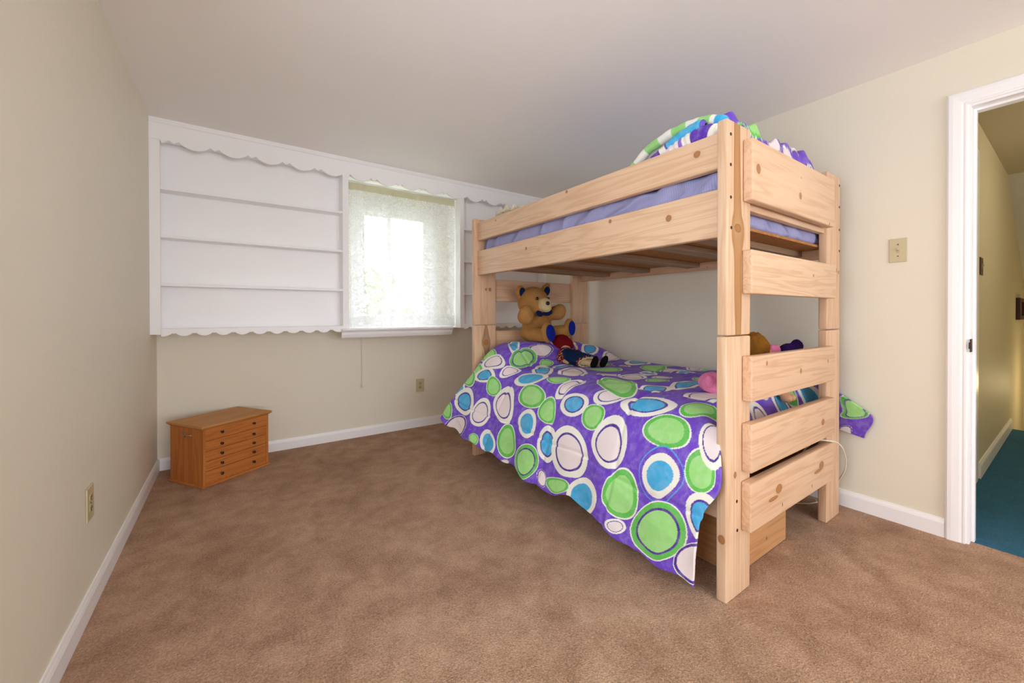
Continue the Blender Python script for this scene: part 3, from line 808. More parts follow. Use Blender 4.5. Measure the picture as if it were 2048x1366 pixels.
MOTIFS = [('BW', 0.8902, 0.5346, 0.0304, -0.0405, -0.0295, 0.005),
 ('W0', 0.8425, 0.4606, -0.0048, -0.0245, -0.0412, 0.0137),
 ('GR', 0.821, 0.5394, -0.0038, -0.0337, -0.051, 0.0185),
 ('G', 0.9547, 0.6038, -0.0457, -0.0495, -0.007, 0.0226),
 ('W', 0.8854, 0.6205, -0.0549, -0.0299, -0.0179, 0.0117),
 ('G', 1.0, 0.6492, -0.0576, -0.0578, -0.0132, 0.02),
 ('G', 0.7947, 0.4678, -0.002, -0.0171, -0.0231, 0.0098),
 ('B', 0.8902, 0.6563, -0.0451, -0.0381, -0.0178, 0.0115),
 ('W', 0.7971, 0.6062, -0.0245, -0.0181, -0.0329, 0.0089),
 ('G', 1.0, 0.6706, -0.0587, -0.0525, -0.0049, 0.0282),
 ('BW', 1.0, 0.7375, -0.0362, -0.0453, -0.0188, 0.0464),
 ('G', 0.8186, 0.673, -0.029, -0.028, -0.0095, 0.0271),
 ('B', 0.7064, 0.5322, 0.0012, -0.0827, -0.0385, 0.0412),
 ('BW', 0.6754, 0.6038, -0.0618, -0.0372, -0.0318, 0.026),
 ('G', 0.6086, 0.6611, -0.0674, -0.0016, 0.0066, 0.0368),
 ('B', 0.9236, 0.7852, -0.0564, -0.0405, -0.029, 0.0726),
 ('W', 0.8115, 0.8067, -0.0443, -0.0115, -0.0171, 0.0817),
 ('W', 0.716, 0.7279, -0.0506, -0.0435, -0.0172, 0.0764),
 ('G', 0.5012, 0.6921, -0.0371, -0.015, -0.0048, 0.0391),
 ('B', 0.4129, 0.6539, -0.0387, -0.0392, -0.0213, 0.0227),
 ('G', 0.3246, 0.6706, -0.039, 0.0026, 0.0045, 0.0317),
 ('W', 0.4821, 0.5967, -0.0144, -0.0259, -0.053, 0.0154),
 ('G', 0.5513, 0.5847, -0.0376, -0.0215, -0.0166, 0.0176),
 ('W', 0.6062, 0.4916, -0.0379, -0.0609, -0.0275, 0.0397),
 ('BW', 0.747, 0.4368, -0.0103, -0.027, -0.0323, 0.0165),
 ('BW', 0.5704, 0.7637, -0.0429, -0.0223, -0.0207, 0.0564),
 ('G', 0.6396, 0.8854, -0.0448, -0.0183, -0.0216, 0.0827),
 ('W0', 0.9093, 0.9666, -0.0519, -0.0173, -0.0613, 0.0733),
 ('G', 0.9952, 0.9045, -0.0286, -0.0279, -0.0359, 0.0456),
 ('BW', 0.7279, 0.9475, -0.0392, -0.0188, -0.0106, 0.0757),
 ('GR', 0.5322, 0.9212, -0.0498, -0.0153, -0.0427, 0.0725),
 ('B', 0.463, 0.8019, -0.0355, -0.0181, -0.0267, 0.065),
 ('W', 0.3723, 0.8091, -0.0652, -0.0271, -0.0182, 0.1006),
 ('W', 0.2482, 0.7279, -0.0538, -0.0187, -0.0222, 0.0674),
 ('W', 0.3079, 0.599, -0.0436, -0.0258, -0.0331, 0.025),
 ('B', 0.1838, 0.6086, -0.0721, -0.02, -0.017, 0.0304),
 ('G', 0.1122, 0.6563, -0.0542, -0.0099, -0.0113, 0.0289),
 ('G', 0.0692, 0.5776, -0.0303, -0.0156, -0.0282, 0.0248),
 ('BO', 0.1026, 0.7518, -0.0433, -0.0178, -0.0226, 0.0661),
 ('G', 0.1909, 0.8568, -0.0472, -0.0059, -0.0286, 0.0735),
 ('BW', 0.3031, 0.9594, -0.0527, -0.005, -0.042, 0.0823),
 ('G', 0.3938, 0.957, -0.0489, -0.0066, 0.0013, 0.0354),
 ('GR', 0.0883, 0.9021, -0.0666, -0.0036, -0.0399, 0.0848),
 ('G', 0.0358, 0.7041, -0.024, -0.0138, -0.0207, 0.0373),
 ('W', 0.0143, 0.6468, -0.0272, -0.0001, -0.0076, 0.0439),
 ('B', 0.0, 0.8019, -0.026, -0.0255, -0.0225, 0.0582),
 ('W0', 0.0, 0.9284, -0.0421, -0.008, -0.0434, 0.0545),
 ('W', 0.1909, 0.9594, -0.0263, -0.003, -0.0212, 0.0238),
 ('G', 0.7947, 0.9714, -0.0166, -0.0102, -0.0168, 0.0336),
 ('W0', 0.4606, 0.9499, -0.0175, -0.0086, -0.0114, 0.0354),
 ('W0', 0.6301, 0.9976, -0.0204, -0.002, -0.0095, 0.0167),
 ('B', 0.2267, 0.4224, -0.0113, -0.033, -0.0519, 0.0363),
 ('B', 0.2506, 0.506, -0.0256, -0.0198, -0.0309, 0.0193),
 ('W', 0.1074, 0.5036, -0.0383, -0.0277, -0.025, 0.0342),
 ('G', 0.3556, 0.5346, -0.0761, -0.0667, -0.0012, 0.0576),
 ('W', 0.4105, 0.4344, -0.0331, -0.0259, -0.0219, 0.0221),
 ('G', 0.3198, 0.4344, -0.0308, -0.0186, -0.0106, 0.0178),
 ('G', 0.5871, 0.3962, -0.0505, -0.0183, -0.0328, 0.0136),
 ('B', 0.8473, 0.2649, 0.011, -0.0385, -0.0432, 0.0208),
 ('W', 0.8115, 0.1933, 0.0105, -0.0473, -0.0522, 0.0282),
 ('B', 0.6492, 0.2076, -0.0224, -0.0409, -0.0407, 0.035),
 ('G', 0.9069, 0.2578, 0.0016, -0.0395, -0.0196, 0.02),
 ('G', 0.5131, 0.2673, -0.0365, -0.0374, -0.023, 0.0348),
 ('W', 0.4248, 0.2697, -0.0364, -0.0195, -0.0237, 0.0199),
 ('G', 0.3604, 0.1933, -0.0255, -0.0207, -0.024, 0.026),
 ('W', 0.3508, 0.3842, -0.0151, -0.0106, -0.0253, 0.0098),
 ('BW', 0.358, 0.2864, -0.0277, -0.009, -0.0098, 0.0098),
 ('G', 0.2888, 0.2601, -0.0132, -0.0095, -0.017, 0.0116),
 ('BW', 0.4344, 0.358, 0.0108, -0.0507, -0.0383, 0.0267),
 ('GR', 0.0239, 0.0907, -0.0332, 0.0206, 0.009, -0.0323),
 ('W0', 0.0406, 0.0, -0.0138, -0.0012, 0.0057, -0.0259),
 ('W', 0.4153, 0.1838, 0.0065, -0.0438, -0.0421, 0.0287),
 ('W', 0.9586, 0.3499, 0.0305, 0.0, 0.0, 0.0261),
 ('B', 0.1707, 0.2214, 0.0407, 0.0, 0.0, 0.0348),
 ('W', 0.8842, 0.3823, 0.0376, 0.0, 0.0, 0.0321),
 ('W', 0.5059, 0.0714, 0.0371, 0.0, 0.0, 0.0317),
 ('B', 0.6171, 0.0634, 0.0306, 0.0, 0.0, 0.0261),
 ('W', 0.0719, 0.3833, 0.0341, 0.0, 0.0, 0.0291),
 ('GR', 0.6939, 0.3226, 0.0378, 0.0, 0.0, 0.0323),
 ('B', 0.183, 0.2848, 0.0315, 0.0, 0.0, 0.0269),
 ('G', 0.7708, 0.0622, 0.0383, 0.0, 0.0, 0.0327),
 ('W', 0.933, 0.0196, 0.0407, 0.0, 0.0, 0.0348),
 ('W', 0.7284, 0.0033, 0.0288, 0.0, 0.0, 0.0246),
 ('G', 0.2492, 0.0516, 0.0319, 0.0, 0.0, 0.0273),
 ('G', 0.9559, 0.4396, 0.0371, 0.0, 0.0, 0.0317),
 ('G', 0.2484, 0.1451, 0.0387, 0.0, 0.0, 0.0331),
 ('G', 0.0578, 0.2837, 0.0351, 0.0, 0.0, 0.03),
 ('G', 0.1299, 0.0439, 0.0399, 0.0, 0.0, 0.0341),
 ('GR', 0.3612, 0.0034, 0.0338, 0.0, 0.0, 0.0289),
 ('W', 0.9965, 0.1688, 0.0387, 0.0, 0.0, 0.0331),
 ('GR', 0.7777, 0.3771, 0.0318, 0.0, 0.0, 0.0271),
 ('G', 0.11, 0.1278, 0.0346, 0.0, 0.0, 0.0295),
 ('B', 0.3962, 0.0588, 0.0301, 0.0, 0.0, 0.0257),
 ('W', 0.9346, 0.0904, 0.0329, 0.0, 0.0, 0.0281),
 ('W', 0.6596, 0.1216, 0.0305, 0.0, 0.0, 0.026),
 ('BW', 0.5482, 0.1433, 0.0316, 0.0, 0.0, 0.027),
 ('W', 0.0098, 0.4357, 0.032, 0.0, 0.0, 0.0273),
 ('BW', 0.0203, 0.2181, 0.0394, 0.0, 0.0, 0.0337),
 ('BW', 0.0131, 0.5036, 0.0327, 0.0, 0.0, 0.028),
 ('G', 0.441, 0.0148, 0.0315, 0.0, 0.0, 0.0269),
 ('G', 0.2564, 0.3294, 0.0298, 0.0, 0.0, 0.0254),
 ('GR', 0.6272, 0.0133, 0.0286, 0.0, 0.0, 0.0245),
 ('G', 0.3195, 0.0995, 0.0388, 0.0, 0.0, 0.0331),
 ('GR', 0.9977, 0.4931, 0.0358, 0.0, 0.0, 0.0306),
 ('G', 0.9886, 0.2662, 0.0278, 0.0, 0.0, 0.0237),
 ('GR', 0.7978, 0.0078, 0.0301, 0.0, 0.0, 0.0257),
 ('B', 0.0247, 0.3389, 0.0316, 0.0, 0.0, 0.027),
 ('G', 0.0916, 0.1972, 0.0276, 0.0, 0.0, 0.0236),
 ('GR', 0.1286, 0.334, 0.0309, 0.0, 0.0, 0.0264),
 ('GR', 0.2749, 0.2068, 0.028, 0.0, 0.0, 0.024),
 ('W', 0.621, 0.3021, 0.031, 0.0, 0.0, 0.0265),
 ('BW', 0.5191, 0.0142, 0.0311, 0.0, 0.0, 0.0266),
 ('W', 0.4927, 0.4518, 0.0376, 0.0, 0.0, 0.0321),
 ('B', 0.2502, 0.0006, 0.0277, 0.0, 0.0, 0.0237),
 ('G', 0.9943, 0.0618, 0.0291, 0.0, 0.0, 0.0249),
 ('GR', 0.5328, 0.1987, 0.0293, 0.0, 0.0, 0.025),
 ('W', 0.8636, 0.1121, 0.0322, 0.0, 0.0, 0.0275),
 ('GR', 0.1898, 0.0951, 0.03, 0.0, 0.0, 0.0257)]
PURPLE, LGREEN, DGREEN, BLUE, WHT, PINKW = [np.array(srgb(*c)[:3]) for c in ((112, 72, 200), (158, 222, 132), (98, 194, 84), (70, 174, 226), (240, 240, 230), (236, 224, 226))]
DPURP = np.array(srgb(82, 50, 150)[:3])
ZONES = {'G': [(.74, LGREEN), (.95, DGREEN), (1.02, WHT)], 'GR': [(.70, LGREEN), (.78, DPURP), (.965, DGREEN), (1.01, WHT)],
         'B': [(.60, BLUE), (.70, DPURP), (1.0, WHT)], 'BW': [(.72, BLUE), (1.0, WHT)], 'W': [(.66, PINKW), (.745, DPURP), (1.0, WHT)],
         'W0': [(.84, PINKW), (.97, DPURP), (1.01, WHT)], 'BO': [(.58, BLUE), (.82, WHT), (.965, PURPLE), (1.0, BLUE)]}
def print_colors(U, V, motifs):
    col = np.tile(PURPLE, (U.size, 1)); U = U.ravel(); V = V.ravel()
    for i, (kind, uc, vc, a, b, c, d_) in enumerate(motifs):
        Mi = np.linalg.inv(np.array([[a, b], [c, d_]]))
        du, dv = U-uc, V-vc
        p, q = Mi[0, 0]*du+Mi[0, 1]*dv, Mi[1, 0]*du+Mi[1, 1]*dv
        near = (np.abs(p) < 1.3) & (np.abs(q) < 1.3)
        if not near.any(): continue
        th = np.arctan2(q, p); ph = i*2.4
        egg = {'G': .09, 'GR': .02, 'BO': .01}.get(kind, .035)
        wob = 1+egg*np.sin(th*3+ph)*.5+egg*np.sin(th+ph*1.7)*.8+.02*np.sin(th*2+ph)
        rr = np.hypot(p, q)/wob
        done = ~near
        for lim, cc in ZONES[kind]:
            s_ = (~done) & (rr < lim)
            col[s_] = cc; done |= s_
    return col
def grid_mesh(name, X, Y, Z, colors, mat, parent, thick, attr='print_color'):
    n, m = X.shape
    me = bpy.data.meshes.new(name)
    off = root_of(parent)
    co = np.stack([X-off.x, Y-off.y, Z-off.z], -1).reshape(-1, 3).astype(np.float32)
    idx = np.arange(n*m).reshape(n, m)
    f = np.stack([idx[:-1, :-1], idx[1:, :-1], idx[1:, 1:], idx[:-1, 1:]], -1).reshape(-1, 4)
    me.vertices.add(n*m); me.vertices.foreach_set('co', co.ravel())
    me.loops.add(f.size); me.loops.foreach_set('vertex_index', f.ravel().astype(np.int32))
    me.polygons.add(len(f)); me.polygons.foreach_set('loop_start', np.arange(0, f.size, 4, dtype=np.int32))
    me.polygons.foreach_set('use_smooth', np.ones(len(f), dtype=bool))
    me.update(calc_edges=True); me.validate()
    ca = me.color_attributes.new(attr, 'FLOAT_COLOR', 'POINT')
    ca.data.foreach_set('color', np.concatenate([colors, np.ones((n*m, 1))], 1).astype(np.float32).ravel())
    me.materials.append(mat)
    o = bpy.data.objects.new(name, me); COL.objects.link(o); o.parent = parent
    if thick:
        sm = o.modifiers.new('thickness', 'SOLIDIFY'); sm.thickness = thick; sm.offset = -1
    return o
t = NT('printed_cotton').set(.75, .2)
at_ = t.n('ShaderNodeAttribute', attribute_name='print_color')
v = t.coord()
brush = t.noise(t.coord((5, 22, 22), (0, 0, 0), (.3, .5, .7)), 1.6, 2, .5, .5)
t.base(t.mix(t.math('MULTIPLY', t.math('SUBTRACT', brush, .42, clamp=True), .7), at_.outputs['Color'], t.mix(.5, at_.outputs['Color'], (.95, .95, .95, 1))))
wr = t.noise(t.coord((1, 1, .6)), 7, 2, .5, .6)
t.bump(t.math('ADD', wr, t.math('MULTIPLY', t.noise(v, 300, 2), .01)), .45, .03)
t.b.inputs['Sheen Weight'].default_value = .1
PRINT = t.m
cf = thing('comforter', 'purple comforter with green, blue and white circles hanging over the lower bunk', 'comforter', (1.95, 1.72, .66))
NU, NV = 680, 760
UU, VV = np.meshgrid(np.linspace(0, 1, NU), np.linspace(0, 1, NV), indexing='ij')
CX, CY, CZ = comforter_points(UU, VV)
cover = grid_mesh('cover', CX, CY, CZ, print_colors(UU, VV, MOTIFS), PRINT, cf, .011)

# ------------------------------------------------------------------ upper comforter, bundled at the foot of the upper bunk
uc = thing('comforter', 'folded circle-print comforter with checked edge bundled on the upper bunk', 'comforter', (2.1, 1.05, 1.62))
n1, n2 = 260, 160
A, B = np.meshgrid(np.linspace(0, 1, n1), np.linspace(0, 1, n2), indexing='ij')
Xb = 1.600+A*.985
yb_hi = 1.36-.10*A
prof = np.sin(np.pi*np.clip(B, 0, 1))**.55
top = 1.885+.032*np.sin(A*6.0+.5)+.020*np.sin(A*15+1)
top = np.where(A < .25, 1.905, top)*1
top = 1.905*(1-np.clip((A-.1)/.3, 0, 1))+(1.900+.014*np.sin(A*11)+.012*np.sin(A*23+1))*np.clip((A-.1)/.3, 0, 1)
skew = B**1.25
Yb = .806+(yb_hi-.806)*B
_f = np.clip((B-.35)/.65, 0, 1); _f = _f*_f*(3-2*_f)
Zb = 1.650+(top-1.650)*np.minimum(1, (B/.07))**.45*(1-_f)**.8
ends = np.clip(np.minimum(A, 1-A)/.05, 0, 1)**.5
Zb = 1.650+(Zb-1.650)*(.35+.65*ends)
Zb = Zb+.010*np.sin(Xb*34+Yb*22)*ends+.008*np.sin(Xb*61-Yb*17)*ends
_st = np.sqrt(np.diff(Yb, axis=1)**2+np.diff(Zb, axis=1)**2)
Sb = np.concatenate([np.zeros((n1, 1)), np.cumsum(_st, axis=1)], 1)      # distance along the cloth, so the print is not stretched
rng = np.random.default_rng(8)
mt = []
for k in range(4000):
    p = rng.random(2)*np.array([.985, Sb.max()]); r = rng.uniform(.05, .08)
    if all(math.hypot(p[0]-q[1], p[1]-q[2]) > r+q[7] for q in mt):
        kind = ['G', 'W', 'B', 'W0', 'GR', 'W'][len(mt) % 6]
        mt.append((kind, p[0], p[1], r, 0, 0, r, r+.010))
obj_ = grid_mesh('folded_cover', Xb, Yb, Zb, print_colors(Xb-1.6, Sb, [q[:7] for q in mt]), PRINT, uc, .012)
def fold_roll(name, pts, rad, bands):
    """a rolled edge of the quilt; bands: list of (start fraction, colour)"""
    pts = [Vector(p) for p in pts]
    ks = np.linspace(0, len(pts)-1, len(pts))
    M_ = 120; tt = np.linspace(0, len(pts)-1, M_)
    P = np.stack([np.interp(tt, ks, [p[i] for p in pts]) for i in range(3)], -1)
    for _ in range(6): P[1:-1] = (P[:-2]+2*P[1:-1]+P[2:])/4
    T = np.gradient(P, axis=0); T /= np.linalg.norm(T, axis=1)[:, None]
    sx = np.tile(np.array([1., 0, 0]), (M_, 1)); nb = np.cross(T, sx); nb /= np.linalg.norm(nb, axis=1)[:, None]
    ang = np.linspace(0, 2*np.pi, 29)
    r = (np.array(rad) if not np.isscalar(rad) else rad)
    R = np.interp(np.linspace(0, 1, M_), [0, .06, .94, 1], [.35, 1, 1, .35])*rad
    R = R*(1+.05*np.sin(np.linspace(0, 60, M_)))
    G = P[:, None, :]+R[:, None, None]*(np.cos(ang)[None, :, None]*sx[:, None, :]*1.0+np.sin(ang)[None, :, None]*nb[:, None, :])
    s_ = np.linspace(0, 1, M_)
    col = np.zeros((M_, 29, 3))
    for st_, c in bands: col[s_ >= st_] = np.array(srgb(*c)[:3])
    return grid_mesh(name, G[..., 0], G[..., 1], G[..., 2], col.reshape(-1, 3), PRINT, uc, 0)
W_, G_, P_, B_ = (236, 236, 226), (150, 214, 126), (96, 56, 180), (66, 176, 226)
outer = [(1.612, 1.30, 1.782), (1.612, 1.262, 1.800), (1.612, 1.185, 1.855), (1.612, 1.08, 1.884), (1.612, .98, 1.890), (1.615, .90, 1.882), (1.62, .84, 1.860), (1.63, .815, 1.81)]
fold_roll('rolled_edge', outer, .021, [(0, W_), (.10, G_), (.16, W_), (.27, G_), (.37, W_), (.47, G_), (.57, W_), (.66, G_), (.76, W_), (.80, B_), (.90, W_)])
inner = [(1.588, 1.21, 1.768), (1.588, 1.155, 1.772), (1.588, 1.095, 1.800), (1.588, 1.045, 1.824), (1.588, .985, 1.846), (1.588, .925, 1.858), (1.588, .89, 1.852)]
fold_roll('rolled_edge', inner, .024, [(0, P_), (.07, W_), (.15, P_), (.34, W_), (.43, (84, 54, 150)), (.46, B_), (.93, P_)])
fill = [(1.592, 1.06, 1.770), (1.592, 1.00, 1.790), (1.592, .94, 1.806), (1.592, .88, 1.806), (1.592, .83, 1.790)]
fold_roll('rolled_edge', fill, .042, [(0, (236, 224, 226)), (.28, (150, 110, 214)), (.36, W_), (.50, P_), (.84, W_)])

# ------------------------------------------------------------------ soft toys
def plush(name, col, col2, fs=260):
    t = NT(name).set(.95, .05)
    v = t.coord(); f = t.noise(v, fs, 3, .7); g = t.noise(v, 22, 3)
    t.base(t.mix(t.math('ADD', t.math('MULTIPLY', f, .5), t.math('MULTIPLY', g, .5)), col2, col))
    t.bump(t.math('ADD', f, g), .6, .006)
    t.b.inputs['Sheen Weight'].default_value = .35; t.b.inputs['Sheen Roughness'].default_value = .5
    t.b.inputs['Sheen Tint'].default_value = col
    return t.m
def unify(name, bm, mat, parent, voxel=.006, it=4, tuft=.0022, fr=75):
    """melt overlapping rounded forms into one continuous skin with a tufted surface"""
    me = bpy.data.meshes.new('tmp'); bm.to_mesh(me); bm.free()
    o = bpy.data.objects.new('tmp', me); COL.objects.link(o)
    m = o.modifiers.new('r', 'REMESH'); m.mode = 'VOXEL'; m.voxel_size = voxel; m.use_smooth_shade = True
    s_ = o.modifiers.new('s', 'SMOOTH'); s_.factor = .5; s_.iterations = it
    dg = bpy.context.evaluated_depsgraph_get(); ev = o.evaluated_get(dg)
    me2 = bpy.data.meshes.new_from_object(ev)
    bpy.data.objects.remove(o); bpy.data.meshes.remove(me)
    me2.name = name
    b2 = new(); b2.from_mesh(me2); b2.normal_update()
    if tuft:
        for v in b2.verts:
            v.co += v.normal*tuft*(noise.noise(v.co*fr)+.6*noise.noise(v.co*fr*2.3))
    bpy.data.meshes.remove(me2)
    return obj(name, b2, mat, parent, True)

TAN = plush('tan_plush', srgb(198, 150, 90), srgb(150, 102, 54))
CREAMP = plush('cream_plush', srgb(226, 204, 158), srgb(200, 174, 124))
BLUEF = plush('blue_satin', srgb(30, 52, 170), srgb(14, 20, 100), 60); 
NAVYF = plush('navy_cloth', srgb(34, 48, 92), srgb(18, 26, 62), 120)
BLACKP = paint('black_shiny_plastic', srgb(22, 18, 18), .2, .5, 30, 0)

bear = thing('teddy_bear', 'tan teddy bear with blue foot pads leaning against the headboard', 'teddy bear', (1.98, 2.50, .862))
bm = new()
add_ball(bm, (2.00, 2.525, .985), (.128, .105, .125)); add_ball(bm, (1.985, 2.505, .925), (.142, .115, .078))       # trunk
add_ball(bm, (1.945, 2.500, 1.172), (.128, .118, .122)); add_ball(bm, (1.945, 2.455, 1.145), (.100, .09, .085))     # head
for ex, ey, ez, ry in ((1.842, 2.53, 1.250, -.5), (2.092, 2.53, 1.268, .5)):
    add_ball(bm, (ex, ey, ez), (.047, .026, .055), Euler((.1, ry*.6, .1)))
for a, b, r0, r1 in (((1.885, 2.49, 1.075), (1.790, 2.395, 1.060), .052, .062), ((2.085, 2.50, 1.075), (2.140, 2.425, 1.090), .050, .060)):
    a, b = Vector(a), Vector(b)
    for k in range(7): add_ball(bm, a.lerp(b, k/6), [r0+(r1-r0)*k/6]*3, seg=14, rings=10)
add_ball(bm, (1.784, 2.385, 1.085), (.052, .05, .060)); add_ball(bm, (2.146, 2.412, 1.105), (.052, .05, .055))         # paws raised
for a, b in (((1.905, 2.47, .920), (1.955, 2.345, .918)), ((2.09, 2.48, .925), (2.205, 2.385, .945))):
    a, b = Vector(a), Vector(b)
    for k in range(6): add_ball(bm, a.lerp(b, k/5), (.058-.010*k/5, .055, .056-.006*k/5), seg=14, rings=10)
add_ball(bm, (1.955, 2.335, .938), (.062, .034, .080), Euler((-.15, 0, .05))); add_ball(bm, (2.215, 2.375, .970), (.056, .034, .076), Euler((-.15, .3, .1)))
unify('body', bm, TAN, bear)
bm = new(); add_ball(bm, (1.957, 2.378, 1.150), (.060, .052, .056)); add_ball(bm, (1.957, 2.36, 1.128), (.046, .045, .036)); unify('muzzle', bm, CREAMP, bear, .005)
bm = new(); add_ball(bm, (1.946, 2.322, 1.160), (.018, .011, .015)); obj('nose', bm, BLACKP, bear, True)
for ex, ey in ((1.892, 2.383), (2.004, 2.385)):
    bm = new(); add_ball(bm, (ex, ey, 1.197), (.0115, .009, .013)); obj('eye', bm, BLACKP, bear, True)
for c, ry in (((1.842, 2.503, 1.247), -.3), ((2.090, 2.503, 1.265), .3)):
    bm = new(); add_ball(bm, c, (.030, .012, .038), Euler((.1, ry, .1))); o = obj('inner_ear', bm, NAVYF, bear, True); o['label'] = 'dark blue inner ear'
for c, r, ro in (((1.957, 2.300, .936), (.045, .012, .064), Euler((-.15, 0, .05))), ((2.213, 2.341, .966), (.039, .012, .060), Euler((-.15, .3, .1)))):
    bm = new(); add_ball(bm, c, r, ro); o = obj('foot_pad', bm, BLUEF, bear, True); o['label'] = 'royal blue satin foot pad'
bm = new()
add_ball(bm, (1.918, 2.388, 1.082), (.040, .012, .022), Euler((0, .25, .2))); add_ball(bm, (2.002, 2.388, 1.088), (.040, .012, .022), Euler((0, -.25, -.2))); add_ball(bm, (1.960, 2.380, 1.084), (.012, .012, .013))
obj('bow_tie', bm, NAVYF, bear, True)

# rag doll lying on its back, head towards the pillow
RED = plush('maroon_cloth', srgb(134, 26, 30), srgb(88, 12, 18), 90)
t = NT('red_print_cloth').set(.85, .1); vo = t.n('ShaderNodeTexVoronoi', i_Scale=95.0); t.l(t.coord(), vo.inputs['Vector'])
t.base(t.mix(t.math('LESS_THAN', vo.outputs['Distance'], .36), srgb(122, 24, 34), srgb(214, 184, 160))); REDPRINT = t.m
LACE = plush('cream_lace', srgb(232, 214, 176), srgb(206, 180, 134), 180)
SKIN = plush('muslin_skin', srgb(226, 184, 146), srgb(208, 160, 120), 150)
DENIM = plush('navy_dress_cloth', srgb(32, 56, 98), srgb(20, 36, 70), 150)
SHOE = paint('black_felt', srgb(18, 18, 20), .9, .1, 90, .1)
doll = thing('rag_doll', 'rag doll with maroon bonnet, navy dress and black shoes lying beside the teddy bear', 'doll', (2.10, 2.15, .70))
bm = new(); add_ball(bm, (2.130, 2.375, .842), (.086, .070, .076), Euler((.25, .2, 0))); add_ball(bm, (2.150, 2.345, .832), (.07, .05, .06), Euler((.25, .2, 0))); unify('bonnet', bm, RED, doll, .005, 3, .001)
def ruffle(bm, c, r, R, n=11, w=.012, h=.016):
    """a gathered band around a ring of radii r in the plane turned by R"""
    m = n*8; ring = []
    for k in range(m+1):
        a = 2*math.pi*k/m
        p = Vector((r[0]*math.cos(a), r[1]*math.sin(a), 0)); q = Vector((math.cos(a), math.sin(a), 0))
        o_ = math.sin(a*n)*.5
        ring.append([bm.verts.new(Vector(c)+R @ (p+q*(s_*h)+Vector((0, 0, w*o_*(.3+s_))))) for s_ in (0, .5, 1)])
    for a, b in zip(ring, ring[1:]):
        for j in range(2): bm.faces.new((a[j], b[j], b[j+1], a[j+1]))
RB = Euler((math.radians(72), 0, math.radians(-28))).to_matrix()
def ruffle_obj(name, args, mat):
    bm = new(); ruffle(bm, *args); o = obj(name, bm, mat, doll, True)
    s_ = o.modifiers.new('thickness', 'SOLIDIFY'); s_.thickness = .003
    return o
ruffle_obj('bonnet_trim', ((2.150, 2.322, .808), (.062, .052), RB, 12, .012, .018), LACE)
bm = new()
add_ball(bm, (2.100, 2.285, .775), (.066, .06, .048), Euler((.3, 0, 0)))
for k in range(6): add_ball(bm, Vector((2.050, 2.285, .772)).lerp(Vector((2.012, 2.245, .742)), k/5), (.034, .034, .030), seg=12, rings=8)
for k in range(6): add_ball(bm, Vector((2.145, 2.29, .785)).lerp(Vector((2.205, 2.262, .772)), k/5), (.030, .030, .028), seg=12, rings=8)
unify('blouse', bm, REDPRINT, doll, .005, 3, 0)
bm = new(); add_ball(bm, (2.122, 2.318, .800), (.045, .035, .04)); add_ball(bm, (2.130, 2.335, .815), (.05, .03, .05)); unify('head', bm, SKIN, doll, .005, 3, 0)
bm = new()
for k in range(6): add_ball(bm, Vector((2.014, 2.235, .735)).lerp(Vector((2.020, 2.185, .722)), k/5), (.016, .018, .015), seg=12, rings=8)
unify('hand', bm, SKIN, doll, .004, 2, 0)
bm = new()
for k in range(12):
    q = k/11; add_ball(bm, Vector((2.092, 2.262, .762)).lerp(Vector((2.092, 2.075, .742)), q), (.070+.048*q, .032, .056-.010*q), seg=16, rings=10)
unify('dress', bm, DENIM, doll, .005, 4, .001, 40)
RH = Euler((math.radians(88), 0, math.radians(6))).to_matrix()
ruffle_obj('dress_hem', ((2.090, 2.052, .733), (.112, .032), RH, 13, .012, .012), REDPRINT)
bm = new(); add_ball(bm, (2.088, 2.056, .732), (.094, .02, .024)); obj('underskirt', bm, LACE, doll, True)
ruffle_obj('petticoat', ((2.088, 2.042, .731), (.098, .024), RH, 14, .010, .014), LACE)
for x0, x1, ys, yt in ((2.068, 2.072, 1.985, 1.965), (2.118, 2.150, 1.975, 1.95)):
    bm = new()
    for k in range(7): add_ball(bm, Vector((x0+.012, 2.09, .730)).lerp(Vector((x1, ys, .722)), k/6), (.024, .024, .021), seg=12, rings=8)
    unify('leg', bm, LACE if x0 < 2.1 else SKIN, doll, .004, 2, 0)
    bm = new(); add_ball(bm, (x1+.002, yt, .742), (.026, .022, .046), Euler((.25, .1 if x0 < 2.1 else .45, .1))); add_ball(bm, (x1, yt+.014, .722), (.024, .026, .022)); unify('shoe', bm, SHOE, doll, .004, 2, 0)

# toys by the footboard of the lower bunk
HAIR = plush('golden_brown_fur', srgb(164, 112, 44), srgb(92, 54, 16), 200)
PINK = plush('pink_plush', srgb(236, 146, 186), srgb(214, 112, 156), 160)
bd = thing('doll', 'doll with fuzzy golden brown hair and pink dress behind the footboard', 'doll', (2.18, .93, .69))
bm = new(); add_ball(bm, (2.105, .945, .905), (.085, .075, .085)); add_ball(bm, (2.085, .96, .86), (.08, .07, .08)); unify('hair', bm, HAIR, bd, .005, 2, .006, 60)
bm = new(); add_ball(bm, (2.15, .925, .872), (.05, .05, .055)); unify('face', bm, SKIN, bd, .005, 3, 0)
bm = new()
add_ball(bm, (2.205, .93, .80), (.062, .055, .085)); add_ball(bm, (2.232, .905, .888), (.040, .028, .036), Euler((0, .5, 0))); add_ball(bm, (2.262, .90, .898), (.030, .02, .022), Euler((0, .7, 0))); add_ball(bm, (2.215, .93, .74), (.075, .06, .05))
unify('dress', bm, PINK, bd, .005, 3, .001)
for x_ in (2.222, 2.262):
    bm = new()
    for k in range(7): add_ball(bm, Vector((2.235, .91, .730)).lerp(Vector((x_+.002, .845, .672)), k/6), (.019, .019, .018), seg=12, rings=8)
    add_ball(bm, (x_+.004, .838, .664), (.019, .026, .022)); unify('foot', bm, SKIN, bd, .004, 2, 0)
PURP = plush('purple_plush', srgb(76, 44, 124), srgb(40, 18, 78), 180)
